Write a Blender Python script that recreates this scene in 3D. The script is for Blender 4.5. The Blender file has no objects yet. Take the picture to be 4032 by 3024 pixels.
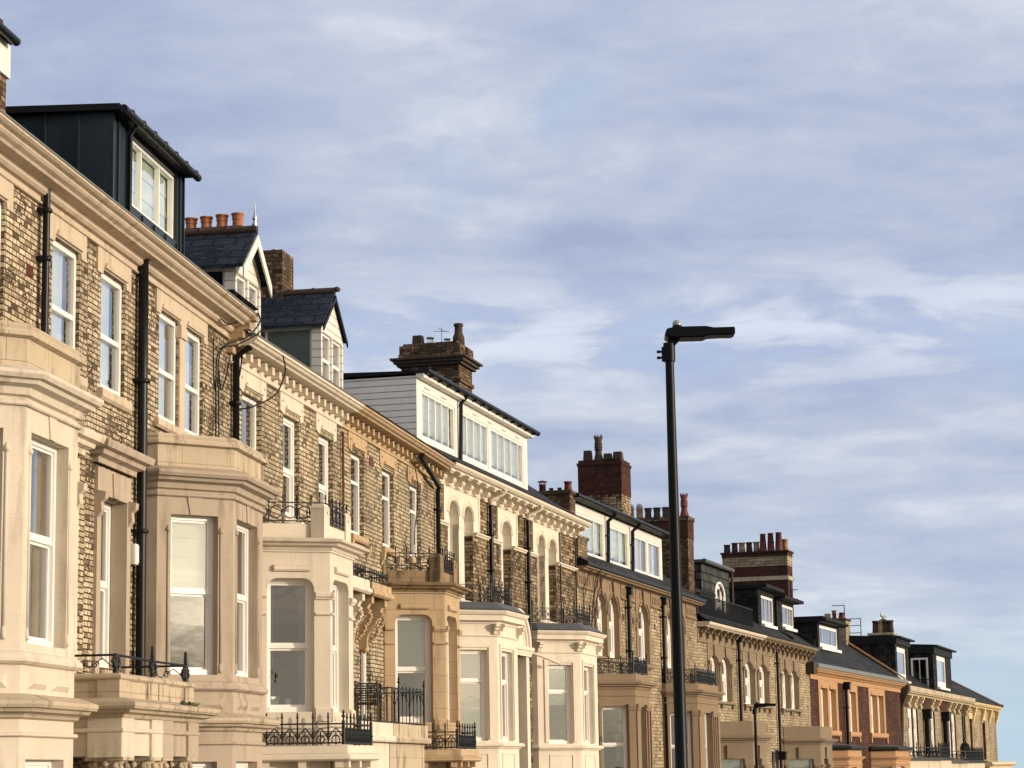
import bpy, math, random
from mathutils import Vector, Matrix
R_ = math.radians
random.seed(7)
sc = bpy.context.scene
COL = sc.collection

# ------------------------------------------------------------------ camera
F_PX, PITCH, ROLL, EYE = 8900.0, math.atan2(1530, 8900), R_(1.0), 1.6
cam = bpy.data.cameras.new('camera')
cam.sensor_width = 36.0
cam.lens = 36.0*F_PX/4032
cam.clip_start, cam.clip_end = 0.1, 9000
camo = bpy.data.objects.new('camera', cam)
COL.objects.link(camo)
fw = Vector((0, math.cos(PITCH), math.sin(PITCH)))
rt0 = Vector((1, 0, 0)); up0 = rt0.cross(fw)
rt = math.cos(ROLL)*rt0-math.sin(ROLL)*up0
up = math.cos(ROLL)*up0+math.sin(ROLL)*rt0
M = Matrix((rt, up, -fw)).transposed().to_4x4()
M.translation = (0, 0, EYE)
camo.matrix_world = M
sc.camera = camo

# ------------------------------------------------------------------ light
SUN_EL, SUN_AZ = R_(10), R_(106)          # azimuth clockwise from +Y
S = Vector((math.sin(SUN_AZ)*math.cos(SUN_EL), math.cos(SUN_AZ)*math.cos(SUN_EL), math.sin(SUN_EL)))
sun = bpy.data.lights.new('sun', 'SUN')
sun.energy, sun.angle, sun.color = 3.25, R_(0.6), (1.0, 0.87, 0.735)
suno = bpy.data.objects.new('sun', sun)
suno.rotation_euler = S.to_track_quat('Z', 'Y').to_euler()
suno.location = (60, -20, 60)
COL.objects.link(suno)
sc.view_settings.view_transform = 'Standard'
sc.view_settings.look = 'None'
sc.view_settings.exposure = 0.0
sc.view_settings.gamma = 1.0

class NT:
    """small node-tree helper"""
    def __init__(s, tree):
        s.t = tree; s.n = tree.nodes; s.l = tree.links
    def new(s, typ, **kw):
        nd = s.n.new(typ)
        for k, v in kw.items(): setattr(nd, k, v)
        return nd
    def set(s, sock, v):
        if hasattr(v, 'is_linked') or isinstance(v, bpy.types.NodeSocket): s.l.new(v, sock)
        else: sock.default_value = v
    def math(s, op, a, b=0.0, c=None, clamp=False):
        nd = s.new('ShaderNodeMath', operation=op, use_clamp=clamp)
        s.set(nd.inputs[0], a); s.set(nd.inputs[1], b)
        if c is not None: s.set(nd.inputs[2], c)
        return nd.outputs[0]
    def mix(s, fac, a, b, mode='MIX'):
        nd = s.new('ShaderNodeMix', data_type='RGBA', blend_type=mode)
        s.set(nd.inputs[0], fac)
        for i, v in ((6, a), (7, b)):
            s.set(nd.inputs[i], v if isinstance(v, bpy.types.NodeSocket) else (*v, 1))
        return nd.outputs[2]
    def noise(s, vec, scale, detail=4, rough=.5, dist=0, out=0):
        nd = s.new('ShaderNodeTexNoise')
        if vec is not None: s.l.new(vec, nd.inputs['Vector'])
        nd.inputs['Scale'].default_value = scale; nd.inputs['Detail'].default_value = detail
        nd.inputs['Roughness'].default_value = rough; nd.inputs['Distortion'].default_value = dist
        return nd.outputs[out]
    def ramp(s, fac, stops, interp='LINEAR'):
        nd = s.new('ShaderNodeValToRGB'); cr = nd.color_ramp; cr.interpolation = interp
        while len(cr.elements) < len(stops): cr.elements.new(0.5)
        for e, (p, c) in zip(cr.elements, stops):
            e.position = p; e.color = (*c, 1) if len(c) == 3 else c
        s.l.new(fac, nd.inputs[0]); return nd.outputs[0]
    def mapping(s, vec, scale=(1, 1, 1), rot=(0, 0, 0), loc=(0, 0, 0)):
        nd = s.new('ShaderNodeMapping'); s.l.new(vec, nd.inputs[0])
        nd.inputs['Scale'].default_value = scale; nd.inputs['Rotation'].default_value = rot
        nd.inputs['Location'].default_value = loc
        return nd.outputs[0]
    def smooth(s, v, a, b):
        nd = s.new('ShaderNodeMapRange', interpolation_type='SMOOTHSTEP')
        s.set(nd.inputs[0], v); nd.inputs[1].default_value = a; nd.inputs[2].default_value = b
        return nd.outputs[0]

def make_world():
    w = bpy.data.worlds.new('World'); sc.world = w; w.use_nodes = True
    t = NT(w.node_tree); t.n.clear()
    out = t.new('ShaderNodeOutputWorld'); bg = t.new('ShaderNodeBackground')
    bg.inputs['Strength'].default_value = 0.1
    sky = t.new('ShaderNodeTexSky', sky_type='NISHITA')
    sky.sun_disc = False; sky.sun_elevation = SUN_EL; sky.sun_rotation = SUN_AZ
    sky.dust_density = 1.6; sky.ozone_density = 2.0
    tc = t.new('ShaderNodeTexCoord'); d = tc.outputs['Generated']
    nrm = t.new('ShaderNodeVectorMath', operation='NORMALIZE'); t.l.new(d, nrm.inputs[0]); d = nrm.outputs[0]
    sep = t.new('ShaderNodeSeparateXYZ'); t.l.new(d, sep.inputs[0])
    x, y, z = sep.outputs
    zc = t.math('MAXIMUM', z, 0.0)
    den = t.math('ADD', zc, 0.15)
    comb = t.new('ShaderNodeCombineXYZ')
    t.l.new(t.math('DIVIDE', x, den), comb.inputs[0]); t.l.new(t.math('DIVIDE', y, den), comb.inputs[1])
    p = comb.outputs[0]
    # altocumulus sheet: broad bands, then drawn-out streaks and ripples
    big = t.noise(t.mapping(p, (.9, .85, 1), (0, 0, R_(7)), (7.7, 2.9, 0)), 1.5, 3, .5, .15)
    mid = t.noise(t.mapping(p, (.85, 1.1, 1), (0, 0, R_(10)), (1.1, 1.4, 0)), 4.0, 6, .55, .35)
    fine = t.noise(t.mapping(p, (.9, 1.0, 1), (0, 0, R_(16)), (1.0, 5.0, 0)), 12.0, 8, .62, .4)
    v = t.math('ADD', t.math('MULTIPLY', big, .44), t.math('ADD', t.math('MULTIPLY', mid, .39), t.math('MULTIPLY', fine, .17)))
    cloud = t.ramp(v, [(.39, (3.8, 4.45, 6.4)), (.46, (4.5, 5.2, 6.9)), (.52, (5.2, 5.85, 7.25)), (.57, (6.2, 6.7, 7.8)), (.64, (7.7, 8.1, 8.8))])
    cloud = t.mix(t.math('MULTIPLY', t.math('SUBTRACT', 1.0, t.smooth(z, .03, .20)), .38), cloud, (6.2, 7.0, 8.0))
    # gaps of open blue
    gap = t.noise(t.mapping(p, (1.0, .8, 1), (0, 0, R_(18)), (4.5, 5.5, 0)), 1.9, 5, .55, .4)
    gapm = t.smooth(gap, .56, .68)
    blue = t.mix(.55, t.mix(1.0, sky.outputs[0], (2.3, 2.0, 2.0), 'MULTIPLY'), (5.2, 6.7, 9.3))
    c = t.mix(t.math('MULTIPLY', gapm, .7), cloud, blue)
    # a brighter torn band above the middle roofs
    bm = t.math('MULTIPLY', t.smooth(z, .150, .190), t.math('SUBTRACT', 1.0, t.smooth(z, .190, .228)))
    c = t.mix(t.math('MULTIPLY', bm, t.math('MULTIPLY', t.smooth(mid, .44, .58), .75)), c, (7.5, 8.2, 9.4))
    c = t.mix(t.math('MULTIPLY', bm, t.math('MULTIPLY', t.math('SUBTRACT', 1.0, t.smooth(mid, .40, .52)), .45)), c, (4.9, 6.3, 8.9))
    # thin turquoise clearing low down ahead
    low = t.math('SUBTRACT', 1.0, t.smooth(z, .0, .085))
    side = t.smooth(x, -.02, .22)
    c = t.mix(t.math('MULTIPLY', low, t.math('MULTIPLY_ADD', side, .7, .10)), c, (5.1, 6.9, 7.9))
    # warm lit cloud round the low sun (behind the camera, to the right)
    dot = t.new('ShaderNodeVectorMath', operation='DOT_PRODUCT'); t.l.new(d, dot.inputs[0]); dot.inputs[1].default_value = S
    g = t.math('MAXIMUM', dot.outputs['Value'], 0.0)
    glow = t.math('POWER', g, 5.0)
    c = t.mix(t.smooth(dot.outputs['Value'], .25, .85), c, t.mix(1.0, c, (1.55, 1.12, .72), 'MULTIPLY'))
    gl = t.mix(1.0, (11.0, 8.6, 5.6), glow, 'MULTIPLY')
    rip = t.noise(t.mapping(d, (1.8, 1.8, 9.0), (R_(14), R_(10), 0)), 1.9, 4, .5, .5)
    gl = t.mix(1.0, gl, t.math('MULTIPLY_ADD', t.smooth(rip, .34, .64), 1.5, .25), 'MULTIPLY')
    c = t.mix(1.0, c, gl, 'ADD')
    core = t.math('MULTIPLY', t.math('POWER', g, 18.0), t.math('MULTIPLY_ADD', t.smooth(rip, .32, .66), 1.25, .15))
    c = t.mix(1.0, c, t.mix(1.0, (34.0, 29.5, 20.5), core, 'MULTIPLY'), 'ADD')
    t.l.new(c, bg.inputs['Color']); t.l.new(bg.outputs[0], out.inputs[0])
make_world()

# ------------------------------------------------------------------ materials
MATS = {}
def base_mat(name):
    m = bpy.data.materials.new(name); m.use_nodes = True
    t = NT(m.node_tree); b = t.n['Principled BSDF']
    MATS[name] = m
    return m, t, b
def plain(name, col, rough=.6, var=.12, scale=3.0, metal=0.0, spec=.4, bump=0.0, bscale=40):
    m, t, b = base_mat(name)
    tc = t.new('ShaderNodeTexCoord').outputs['Object']
    n = t.noise(tc, scale, 5, .6)
    f = t.math('MULTIPLY_ADD', n, 2*var, 1-var)
    t.l.new(t.mix(1.0, col, f, 'MULTIPLY'), b.inputs['Base Color'])
    b.inputs['Roughness'].default_value = rough; b.inputs['Metallic'].default_value = metal
    b.inputs['Specular IOR Level'].default_value = spec
    if bump:
        bp = t.new('ShaderNodeBump'); bp.inputs['Strength'].default_value = bump; bp.inputs['Distance'].default_value = .02
        t.l.new(t.noise(tc, bscale, 3), bp.inputs['Height']); t.l.new(bp.outputs[0], b.inputs['Normal'])
    return m
def stucco(name, col, dirt=(.17, .125, .08), amount=.5, crack=.06, joints=.5):
    """painted render or dressed stone with rain streaks and blotchy grime"""
    m, t, b = base_mat(name)
    tc = t.new('ShaderNodeTexCoord').outputs['Object']
    n1 = t.noise(t.mapping(tc, (3.2, 3.2, .55)), 1.3, 6, .65)
    n2 = t.noise(tc, .8, 4, .6)
    n3 = t.noise(tc, 14, 4, .6)
    f = t.math('MULTIPLY', t.smooth(n1, .46, .66), t.smooth(n2, .36, .60))
    f = t.math('MULTIPLY', t.math('ADD', f, t.math('MULTIPLY', t.smooth(n3, .56, .75), .22)), amount, clamp=True)
    c = t.mix(1.0, col, t.math('MULTIPLY_ADD', n2, .36, .82), 'MULTIPLY')
    c = t.mix(f, c, dirt)
    # ashlar joints, broken and faint under the paint
    jb = t.new('ShaderNodeTexBrick'); t.l.new(t.new('ShaderNodeUVMap').outputs[0], jb.inputs['Vector'])
    for k, q in (('Scale', 1.0), ('Mortar Size', .005), ('Mortar Smooth', .3), ('Brick Width', .82), ('Row Height', .36)): jb.inputs[k].default_value = q
    jb.inputs['Color1'].default_value = (.90, .90, .90, 1); jb.inputs['Color2'].default_value = (1.06, 1.05, 1.03, 1)
    c = t.mix(joints, c, t.mix(1.0, c, jb.outputs['Color'], 'MULTIPLY'))
    c = t.mix(t.math('MULTIPLY', jb.outputs['Fac'], t.math('MULTIPLY', t.smooth(n2, .42, .6), joints*.8)), c, dirt)
    vo = t.new('ShaderNodeTexVoronoi', feature='DISTANCE_TO_EDGE'); vo.inputs['Scale'].default_value = .9
    dn = t.new('ShaderNodeVectorMath', operation='ADD'); t.l.new(tc, dn.inputs[0])
    t.l.new(t.noise(tc, 2.2, 4, .6, 0, 1), dn.inputs[1]); t.l.new(dn.outputs[0], vo.inputs['Vector'])
    ck = t.math('MULTIPLY', t.math('SUBTRACT', 1.0, t.smooth(vo.outputs['Distance'], .0, .012)), crack)
    c = t.mix(ck, c, dirt)
    t.l.new(c, b.inputs['Base Color']); b.inputs['Roughness'].default_value = .82
    b.inputs['Specular IOR Level'].default_value = .25
    bp = t.new('ShaderNodeBump'); bp.inputs['Strength'].default_value = .25; bp.inputs['Distance'].default_value = .01
    t.l.new(n3, bp.inputs['Height']); t.l.new(bp.outputs[0], b.inputs['Normal'])
    return m
def brick(name, tones, mortar, row=.077, width=.235, soot=(.05, .035, .022), soot_amt=.8, msize=.009):
    m, t, b = base_mat(name)
    uv = t.new('ShaderNodeUVMap').outputs[0]
    wob = t.new('ShaderNodeVectorMath', operation='MULTIPLY_ADD')
    t.l.new(t.noise(uv, 5, 2, .5, 0, 1), wob.inputs[0]); wob.inputs[1].default_value = (.010, .006, 0); t.l.new(uv, wob.inputs[2])
    br = t.new('ShaderNodeTexBrick'); t.l.new(wob.outputs[0], br.inputs['Vector'])
    br.offset = .5; br.squash = .55; br.squash_frequency = 2
    for k, v in (('Scale', 1.0), ('Mortar Size', msize), ('Mortar Smooth', .25), ('Bias', 0.0), ('Brick Width', width), ('Row Height', row)):
        br.inputs[k].default_value = v
    br.inputs['Color1'].default_value = (0, 0, 0, 1); br.inputs['Color2'].default_value = (1, 1, 1, 1); br.inputs['Mortar'].default_value = (.5, .5, .5, 1)
    n = len(tones)
    c = t.ramp(br.outputs['Color'], [((i+.02)/n if i else 0.0, tones[i]) for i in range(n)])
    n1 = t.noise(uv, 1.1, 5, .6); n2 = t.noise(t.mapping(uv, (11, 17, 1)), 1.0, 5, .75)
    f = t.math('MULTIPLY', t.smooth(t.math('ADD', n2, t.math('MULTIPLY_ADD', n1, .7, -.35)), .535, .585), t.math('MULTIPLY_ADD', t.smooth(n1, .38, .6), .6, .4))
    c = t.mix(t.math('MULTIPLY', f, soot_amt, clamp=True), c, soot)
    n0 = t.noise(uv, .33, 3, .5)
    c = t.mix(1.0, c, t.math('MULTIPLY', t.math('MULTIPLY_ADD', n1, .4, .8), t.math('MULTIPLY_ADD', t.smooth(n0, .3, .7), .45, .72)), 'MULTIPLY')
    c = t.mix(br.outputs['Fac'], c, mortar)
    t.l.new(c, b.inputs['Base Color']); b.inputs['Roughness'].default_value = .9
    b.inputs['Specular IOR Level'].default_value = .2
    bp = t.new('ShaderNodeBump'); bp.inputs['Strength'].default_value = .6; bp.inputs['Distance'].default_value = .012
    hgt = t.math('ADD', t.math('SUBTRACT', 1.0, br.outputs['Fac']), t.math('MULTIPLY', n2, .5))
    t.l.new(hgt, bp.inputs['Height']); t.l.new(bp.outputs[0], b.inputs['Normal'])
    return m
def slate(name, a, c2, row=.22, width=.32, rough=.75, gap=.016):
    m, t, b = base_mat(name)
    uv = t.new('ShaderNodeUVMap').outputs[0]
    br = t.new('ShaderNodeTexBrick'); t.l.new(uv, br.inputs['Vector'])
    for k, v in (('Scale', 1.0), ('Mortar Size', gap), ('Mortar Smooth', .1), ('Brick Width', width), ('Row Height', row)):
        br.inputs[k].default_value = v
    br.inputs['Color1'].default_value = (*a, 1); br.inputs['Color2'].default_value = (*c2, 1); br.inputs['Mortar'].default_value = (.002, .002, .0025, 1); b.inputs['Specular IOR Level'].default_value = .18
    n = t.noise(uv, 3.0, 5, .6); n2 = t.noise(t.mapping(uv, (2, 8, 1)), 2.0, 4, .6)
    c = t.mix(t.math('MULTIPLY', t.smooth(n2, .56, .72), .5), br.outputs['Color'], (.13, .135, .125))
    c = t.mix(1.0, c, t.math('MULTIPLY_ADD', n, .8, .6), 'MULTIPLY')
    t.l.new(c, b.inputs['Base Color']); b.inputs['Roughness'].default_value = rough
    bp = t.new('ShaderNodeBump'); bp.inputs['Strength'].default_value = .5; bp.inputs['Distance'].default_value = .015
    t.l.new(t.math('SUBTRACT', t.math('MULTIPLY', n2, .4), br.outputs['Fac']), bp.inputs['Height']); t.l.new(bp.outputs[0], b.inputs['Normal'])
    return m
def boards(name, col, pitch=.15, vertical=False, dark=.35):
    """shiplap boards or standing seams: a groove every pitch metres"""
    m, t, b = base_mat(name)
    uv = t.new('ShaderNodeUVMap').outputs[0]
    sp = t.new('ShaderNodeSeparateXYZ'); t.l.new(uv, sp.inputs[0])
    fr = t.math('FRACT', t.math('DIVIDE', sp.outputs[0 if vertical else 1], pitch))
    g = t.math('SUBTRACT', 1.0, t.smooth(t.math('ABSOLUTE', t.math('SUBTRACT', fr, .5)), .40, .47))
    n = t.noise(t.mapping(uv, (1, 1, 1)), 2.5, 4, .6)
    c = t.mix(1.0, col, t.math('MULTIPLY_ADD', n, .3, .85), 'MULTIPLY')
    c = t.mix(g, t.mix(1.0, c, (dark, dark, dark), 'MULTIPLY'), c)
    t.l.new(c, b.inputs['Base Color']); b.inputs['Roughness'].default_value = .5
    bp = t.new('ShaderNodeBump'); bp.inputs['Strength'].default_value = .6; bp.inputs['Distance'].default_value = .02
    t.l.new(g, bp.inputs['Height']); t.l.new(bp.outputs[0], b.inputs['Normal'])
    return m
def glass(name, ior=1.55, tint=(.82, .86, .84)):
    m, t, b = base_mat(name); t.n.remove(b)
    out = t.n['Material Output']
    f1 = t.new('ShaderNodeFresnel'); f1.inputs['IOR'].default_value = ior; f1 = f1.outputs[0]
    frv = t.math('DIVIDE', t.math('MULTIPLY', f1, 4.0), t.math('MULTIPLY_ADD', f1, 3.0, 1.0), clamp=True)
    tr = t.new('ShaderNodeBsdfTransparent'); tr.inputs[0].default_value = (*tint, 1)
    gl = t.new('ShaderNodeBsdfGlossy'); gl.inputs['Roughness'].default_value = .012; gl.inputs[0].default_value = (.97, .98, 1, 1)
    tc = t.new('ShaderNodeTexCoord').outputs['Object']
    bp = t.new('ShaderNodeBump'); bp.inputs['Strength'].default_value = .035; bp.inputs['Distance'].default_value = .03
    t.l.new(t.noise(t.mapping(tc, (1, 1, 1.6)), 2.2, 2, .5), bp.inputs['Height']); t.l.new(bp.outputs[0], gl.inputs['Normal'])
    mx = t.new('ShaderNodeMixShader'); t.l.new(frv, mx.inputs[0]); t.l.new(tr.outputs[0], mx.inputs[1]); t.l.new(gl.outputs[0], mx.inputs[2])
    t.l.new(mx.outputs[0], out.inputs[0])
    return m

BUFF = [(.075, .052, .032), (.36, .285, .18), (.51, .42, .28), (.44, .355, .23), (.56, .47, .32)]
brick('brick_buff', BUFF, (.055, .036, .02), soot_amt=.95, msize=.011)
brick('brick_buff_second', [(.13, .095, .06), (.46, .38, .245), (.55, .465, .315), (.50, .42, .275), (.40, .325, .205)], (.06, .04, .022), row=.088, width=.24, soot_amt=.85, msize=.012)
brick('brick_soot_shade', [(.035, .022, .014), (.12, .08, .045), (.30, .23, .135), (.19, .13, .07), (.38, .30, .18)], (.05, .034, .02), row=.095, width=.26, soot_amt=.9, msize=.012)  # soot on walls; also carries painted shade on one chimney base
brick('brick_yellow', [(.16, .115, .07), (.36, .295, .19), (.44, .37, .245), (.40, .33, .21), (.31, .245, .155)], (.13, .085, .045), row=.115, width=.33, soot_amt=.45, msize=.013)
brick('brick_red', [(.035, .016, .012), (.085, .034, .024), (.125, .05, .034), (.065, .027, .019)], (.028, .016, .012), row=.14, width=.42, soot_amt=.6, msize=.018)
brick('brick_pale', [(.19, .15, .095), (.34, .285, .185), (.40, .34, .225), (.30, .245, .155)], (.16, .11, .06), row=.15, width=.45, soot_amt=.35, msize=.016)
brick('brick_stack', [(.03, .018, .012), (.09, .055, .03), (.15, .095, .055), (.07, .042, .025), (.22, .15, .09)], (.04, .026, .016), row=.085, width=.25, soot_amt=.8, msize=.012)
brick('brick_stack_red', [(.03, .012, .009), (.065, .022, .015), (.09, .03, .019), (.05, .018, .012)], (.05, .025, .017), row=.1, width=.3, soot_amt=.6, msize=.01)
stucco('stone_cream', (.60, .52, .405), amount=.45, joints=.08)
stucco('stone_tan', (.40, .325, .245), amount=.5, crack=.15, joints=.04)
stucco('stone_frieze', (.52, .425, .315), (.26, .19, .11), amount=.55, joints=.04)
stucco('stone_weathered', (.47, .385, .27), (.13, .10, .065), amount=1.0)
stucco('paint_cream', (.63, .55, .435), amount=.25, crack=.1, joints=.04)
stucco('paint_ivory', (.68, .60, .475), amount=.15, crack=.05, joints=.04)
stucco('sandstone', (.46, .335, .20), (.20, .11, .05), amount=.55, crack=.15)
stucco('sandstone_sooty', (.26, .18, .095), (.06, .045, .03), amount=1.0)
stucco('paint_brown', (.235, .168, .105), (.17, .10, .05), amount=.4, joints=.04)
stucco('paint_taupe', (.215, .162, .107), (.16, .11, .06), amount=.35, joints=.04)
stucco('paint_orange', (.42, .245, .125), (.25, .12, .05), amount=.3, crack=.05, joints=.04)
stucco('stone_pale', (.60, .49, .33), (.22, .16, .1), amount=.5)
stucco('stone_yellow', (.62, .48, .25), (.25, .17, .08), amount=.4)
stucco('stone_dark', (.07, .05, .036), (.02, .016, .012), amount=.8)
plain('white_frame', (.80, .77, .71), .35, .05)
plain('white_timber', (.72, .69, .62), .5, .1)
plain('black_iron', (.005, .0055, .006), .5, .3, 6)
plain('black_gutter', (.005, .0055, .006), .4, .2, spec=.25)
plain('black_paint', (.0022, .0022, .0025), .4, .2, spec=.16)
plain('navy_cladding', (.012, .020, .026), .42, .25, 1.2)
plain('black_cladding', (.006, .0065, .007), .6, .25, spec=.2)
plain('lead_sheet', (.075, .08, .086), .6, .3, 2.5, bump=.2, bscale=6)
plain('lead_edge', (.16, .175, .165), .6, .3, 4)
plain('terracotta', (.36, .135, .06), .75, .25, 5)
plain('terracotta_buff', (.34, .22, .12), .8, .35, 6)
plain('terracotta_red', (.115, .03, .02), .7, .2, 5)
plain('terracotta_dark', (.055, .033, .021), .85, .4, 6)
plain('steel', (.5, .5, .5), .3, .1, metal=.9)
plain('curtain', (.66, .67, .68), .9, .1)
plain('drape', (.33, .27, .18), .9, .2)
plain('blind_pale', (.72, .76, .68), .8, .05)
plain('blind_cream', (.70, .64, .47), .8, .05)
plain('room_shade', (.035, .030, .024), .95, .3, .8)  # near-black colour paints in the unlit depth of the rooms
plain('chair_wood', (.075, .05, .032), .7, .3, 12)
plain('plant_green', (.05, .07, .03), .7, .4, 20)
plain('white_ceramic', (.75, .72, .66), .35, .03)
plain('cloth_black', (.012, .012, .014), .9, .3, 12)
plain('skin', (.42, .24, .16), .6, .08)
plain('hair_dark', (.03, .018, .012), .8, .3, 30)
plain('feather_white', (.72, .71, .69), .8, .05)
plain('feather_grey', (.30, .31, .33), .8, .1)
plain('beak_yellow', (.6, .38, .05), .5, .05)
plain('twig', (.04, .026, .018), .9, .3, 20)
plain('rust', (.12, .045, .022), .8, .3, 15)
plain('clear_dome', (.30, .31, .31), .12, .05)
plain('asphalt', (.05, .05, .052), .9, .25, 3, bump=.3)
plain('paving', (.20, .185, .165), .85, .2, 2)
plain('kerbstone', (.34, .32, .29), .85, .2, 3)
plain('road_paint', (.72, .72, .68), .6, .1)
plain('grass_ground', (.07, .09, .035), .95, .4, .3)
plain('door_paint', (.03, .05, .09), .4, .1)
boards('siding_white', (.84, .80, .73), .16)
boards('gable_board', (.70, .66, .58), .17, dark=.6)
boards('seam_navy', (.012, .021, .027), .55, True, dark=.3)
slate('slate_blue', (.010, .014, .024), (.022, .029, .046), .24, .42)
slate('slate_grey', (.009, .0095, .012), (.040, .041, .045), .40, .55, gap=.035)
slate('slate_green', (.022, .027, .024), (.070, .077, .066), .34, .40, gap=.03)
slate('slate_black', (.004, .004, .0045), (.024, .022, .020), .36, .5, gap=.03)
glass('window_glass')
glass('window_glass_clear', 1.7, (.75, .78, .76))

# ------------------------------------------------------------------ mesh building
# coordinates inside a house: u along the frontage, d out towards the street, z up
class MB:
    def __init__(s): s.v = []; s.f = []; s.mi = []; s.sm = []
    def add(s, vs, fs, mi=0, smooth=False):
        o = len(s.v); s.v += [tuple(p) for p in vs]
        for f in fs: s.f.append([i+o for i in f]); s.mi.append(mi); s.sm.append(smooth)
    def face(s, pts, mi=0): s.add(pts, [list(range(len(pts)))], mi)
    def box(s, u0, u1, d0, d1, z0, z1, mi=0):
        vs = [(u, d, z) for u in (u0, u1) for d in (d0, d1) for z in (z0, z1)]
        s.add(vs, [[0, 1, 3, 2], [4, 6, 7, 5], [0, 4, 5, 1], [2, 3, 7, 6], [0, 2, 6, 4], [1, 5, 7, 3]], mi)
    def taper(s, u0, u1, d0, d1, z0, z1, k, mi=0):
        cu, cd = (u0+u1)/2, (d0+d1)/2
        vs = []
        for u in (u0, u1):
            for d in (d0, d1):
                for z in (z0, z1):
                    q = k if z == z1 else 1
                    vs.append((cu+(u-cu)*q, cd+(d-cd)*q, z))
        s.add(vs, [[0, 1, 3, 2], [4, 6, 7, 5], [0, 4, 5, 1], [2, 3, 7, 6], [0, 2, 6, 4], [1, 5, 7, 3]], mi)
    def prism(s, poly, a0, a1, axis='d', mi=0):
        """poly in (u,z) pushed along d, or in (d,z) pushed along u, or in (u,d) pushed along z"""
        def P(p, a):
            if axis == 'd': return (p[0], a, p[1])
            if axis == 'u': return (a, p[0], p[1])
            return (p[0], p[1], a)
        n = len(poly)
        vs = [P(p, a0) for p in poly]+[P(p, a1) for p in poly]
        fs = [list(range(n)), list(range(2*n-1, n-1, -1))]
        fs += [[i, i+n, (i+1) % n+n, (i+1) % n] for i in range(n)]
        s.add(vs, fs, mi)
    def sweep(s, path, prof, mi=0, closed=False):
        """prof: polygon of (outward, z) carried along path [(u,d),...] with mitred corners"""
        n = len(path); rings = []
        for i in range(n):
            def nm(a, b):
                dx, dy = b[0]-a[0], b[1]-a[1]; L = math.hypot(dx, dy); return (-dy/L, dx/L)
            if i == 0: m = nm(path[0], path[1]); k = 1
            elif i == n-1: m = nm(path[-2], path[-1]); k = 1
            else:
                a = nm(path[i-1], path[i]); b = nm(path[i], path[i+1])
                mx, my = a[0]+b[0], a[1]+b[1]; L = math.hypot(mx, my); m = (mx/L, my/L)
                k = 1/max(.3, m[0]*a[0]+m[1]*a[1])
            rings.append([(path[i][0]+m[0]*k*o, path[i][1]+m[1]*k*o, z) for o, z in prof])
        q = len(prof); vs = [p for r in rings for p in r]; fs = []
        for i in range(n-1):
            for j in range(q):
                fs.append([i*q+j, i*q+(j+1) % q, (i+1)*q+(j+1) % q, (i+1)*q+j])
        fs += [list(range(q-1, -1, -1)), [(n-1)*q+j for j in range(q)]]
        s.add(vs, fs, mi)
    def tube(s, pts, r, seg=8, mi=0, smooth=True):
        pts = [Vector(p) for p in pts]; n = len(pts)
        rr = r if isinstance(r, (list, tuple)) else [r]*n
        vs = []; fs = []; px = None
        for i, p in enumerate(pts):
            t = (pts[min(i+1, n-1)]-pts[max(i-1, 0)])
            if t.length < 1e-9: t = Vector((0, 0, 1))
            t.normalize()
            ref = px if px is not None else (Vector((0, 0, 1)) if abs(t.z) < .9 else Vector((1, 0, 0)))
            a = ref-t*ref.dot(t)
            if a.length < 1e-6: a = Vector((1, 0, 0))-t*t.x
            a.normalize(); px = a; b = t.cross(a)
            for k in range(seg):
                an = 2*math.pi*k/seg+math.pi/seg
                vs.append(p+(a*math.cos(an)+b*math.sin(an))*rr[i])
        for i in range(n-1):
            for k in range(seg):
                fs.append([i*seg+k, i*seg+(k+1) % seg, (i+1)*seg+(k+1) % seg, (i+1)*seg+k])
        s.add(vs, fs, mi, smooth)
        s.add(vs[:seg], [list(range(seg-1, -1, -1))], mi); s.add(vs[-seg:], [list(range(seg))], mi)
    def lathe(s, c, prof, seg=16, mi=0, smooth=True):
        """prof [(r,z)] turned round the vertical through c=(u,d,z)"""
        n = len(prof); vs = []; fs = []
        for r, z in prof:
            for k in range(seg):
                a = 2*math.pi*k/seg; vs.append((c[0]+r*math.cos(a), c[1]+r*math.sin(a), c[2]+z))
        for i in range(n-1):
            for k in range(seg):
                fs.append([i*seg+k, i*seg+(k+1) % seg, (i+1)*seg+(k+1) % seg, (i+1)*seg+k])
        s.add(vs, fs, mi, smooth)
        s.add(vs[-seg:], [list(range(seg))], mi); s.add(vs[:seg], [list(range(seg-1, -1, -1))], mi)
    def ring(s, c, t, r, w, seg=12, mi=0):
        """flat-bar ring in the vertical plane of direction t=(tu,td) about c"""
        pts = [(c[0]+t[0]*r*math.cos(a), c[1]+t[1]*r*math.cos(a), c[2]+r*math.sin(a)) for a in [2*math.pi*k/seg for k in range(seg+1)]]
        s.tube(pts, w, 4, mi, False)
    def wall(s, A, B, z0, z1, holes=(), rev=.16, mi=0, mr=None, cut=()):
        """upright wall from A to B (u,d); holes = (s0,s1,za,zb,rise); reveals run inwards"""
        if mr is None: mr = mi
        du, dd = B[0]-A[0], B[1]-A[1]; L = math.hypot(du, dd); tx, ty = du/L, dd/L; nx, ny = -ty, tx
        def P(a, z, o=0): return (A[0]+tx*a+nx*o, A[1]+ty*a+ny*o, z)
        hs = [tuple(h)+(0,)*(5-len(h)) for h in holes]; full = hs+[tuple(h)+(0,)*(5-len(h)) for h in cut]
        ss = sorted({0, L} | {min(max(h[i], 0), L) for h in full for i in (0, 1)})
        zs = sorted({z0, z1} | {min(max(h[i], z0), z1) for h in full for i in (2, 3)})
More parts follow.
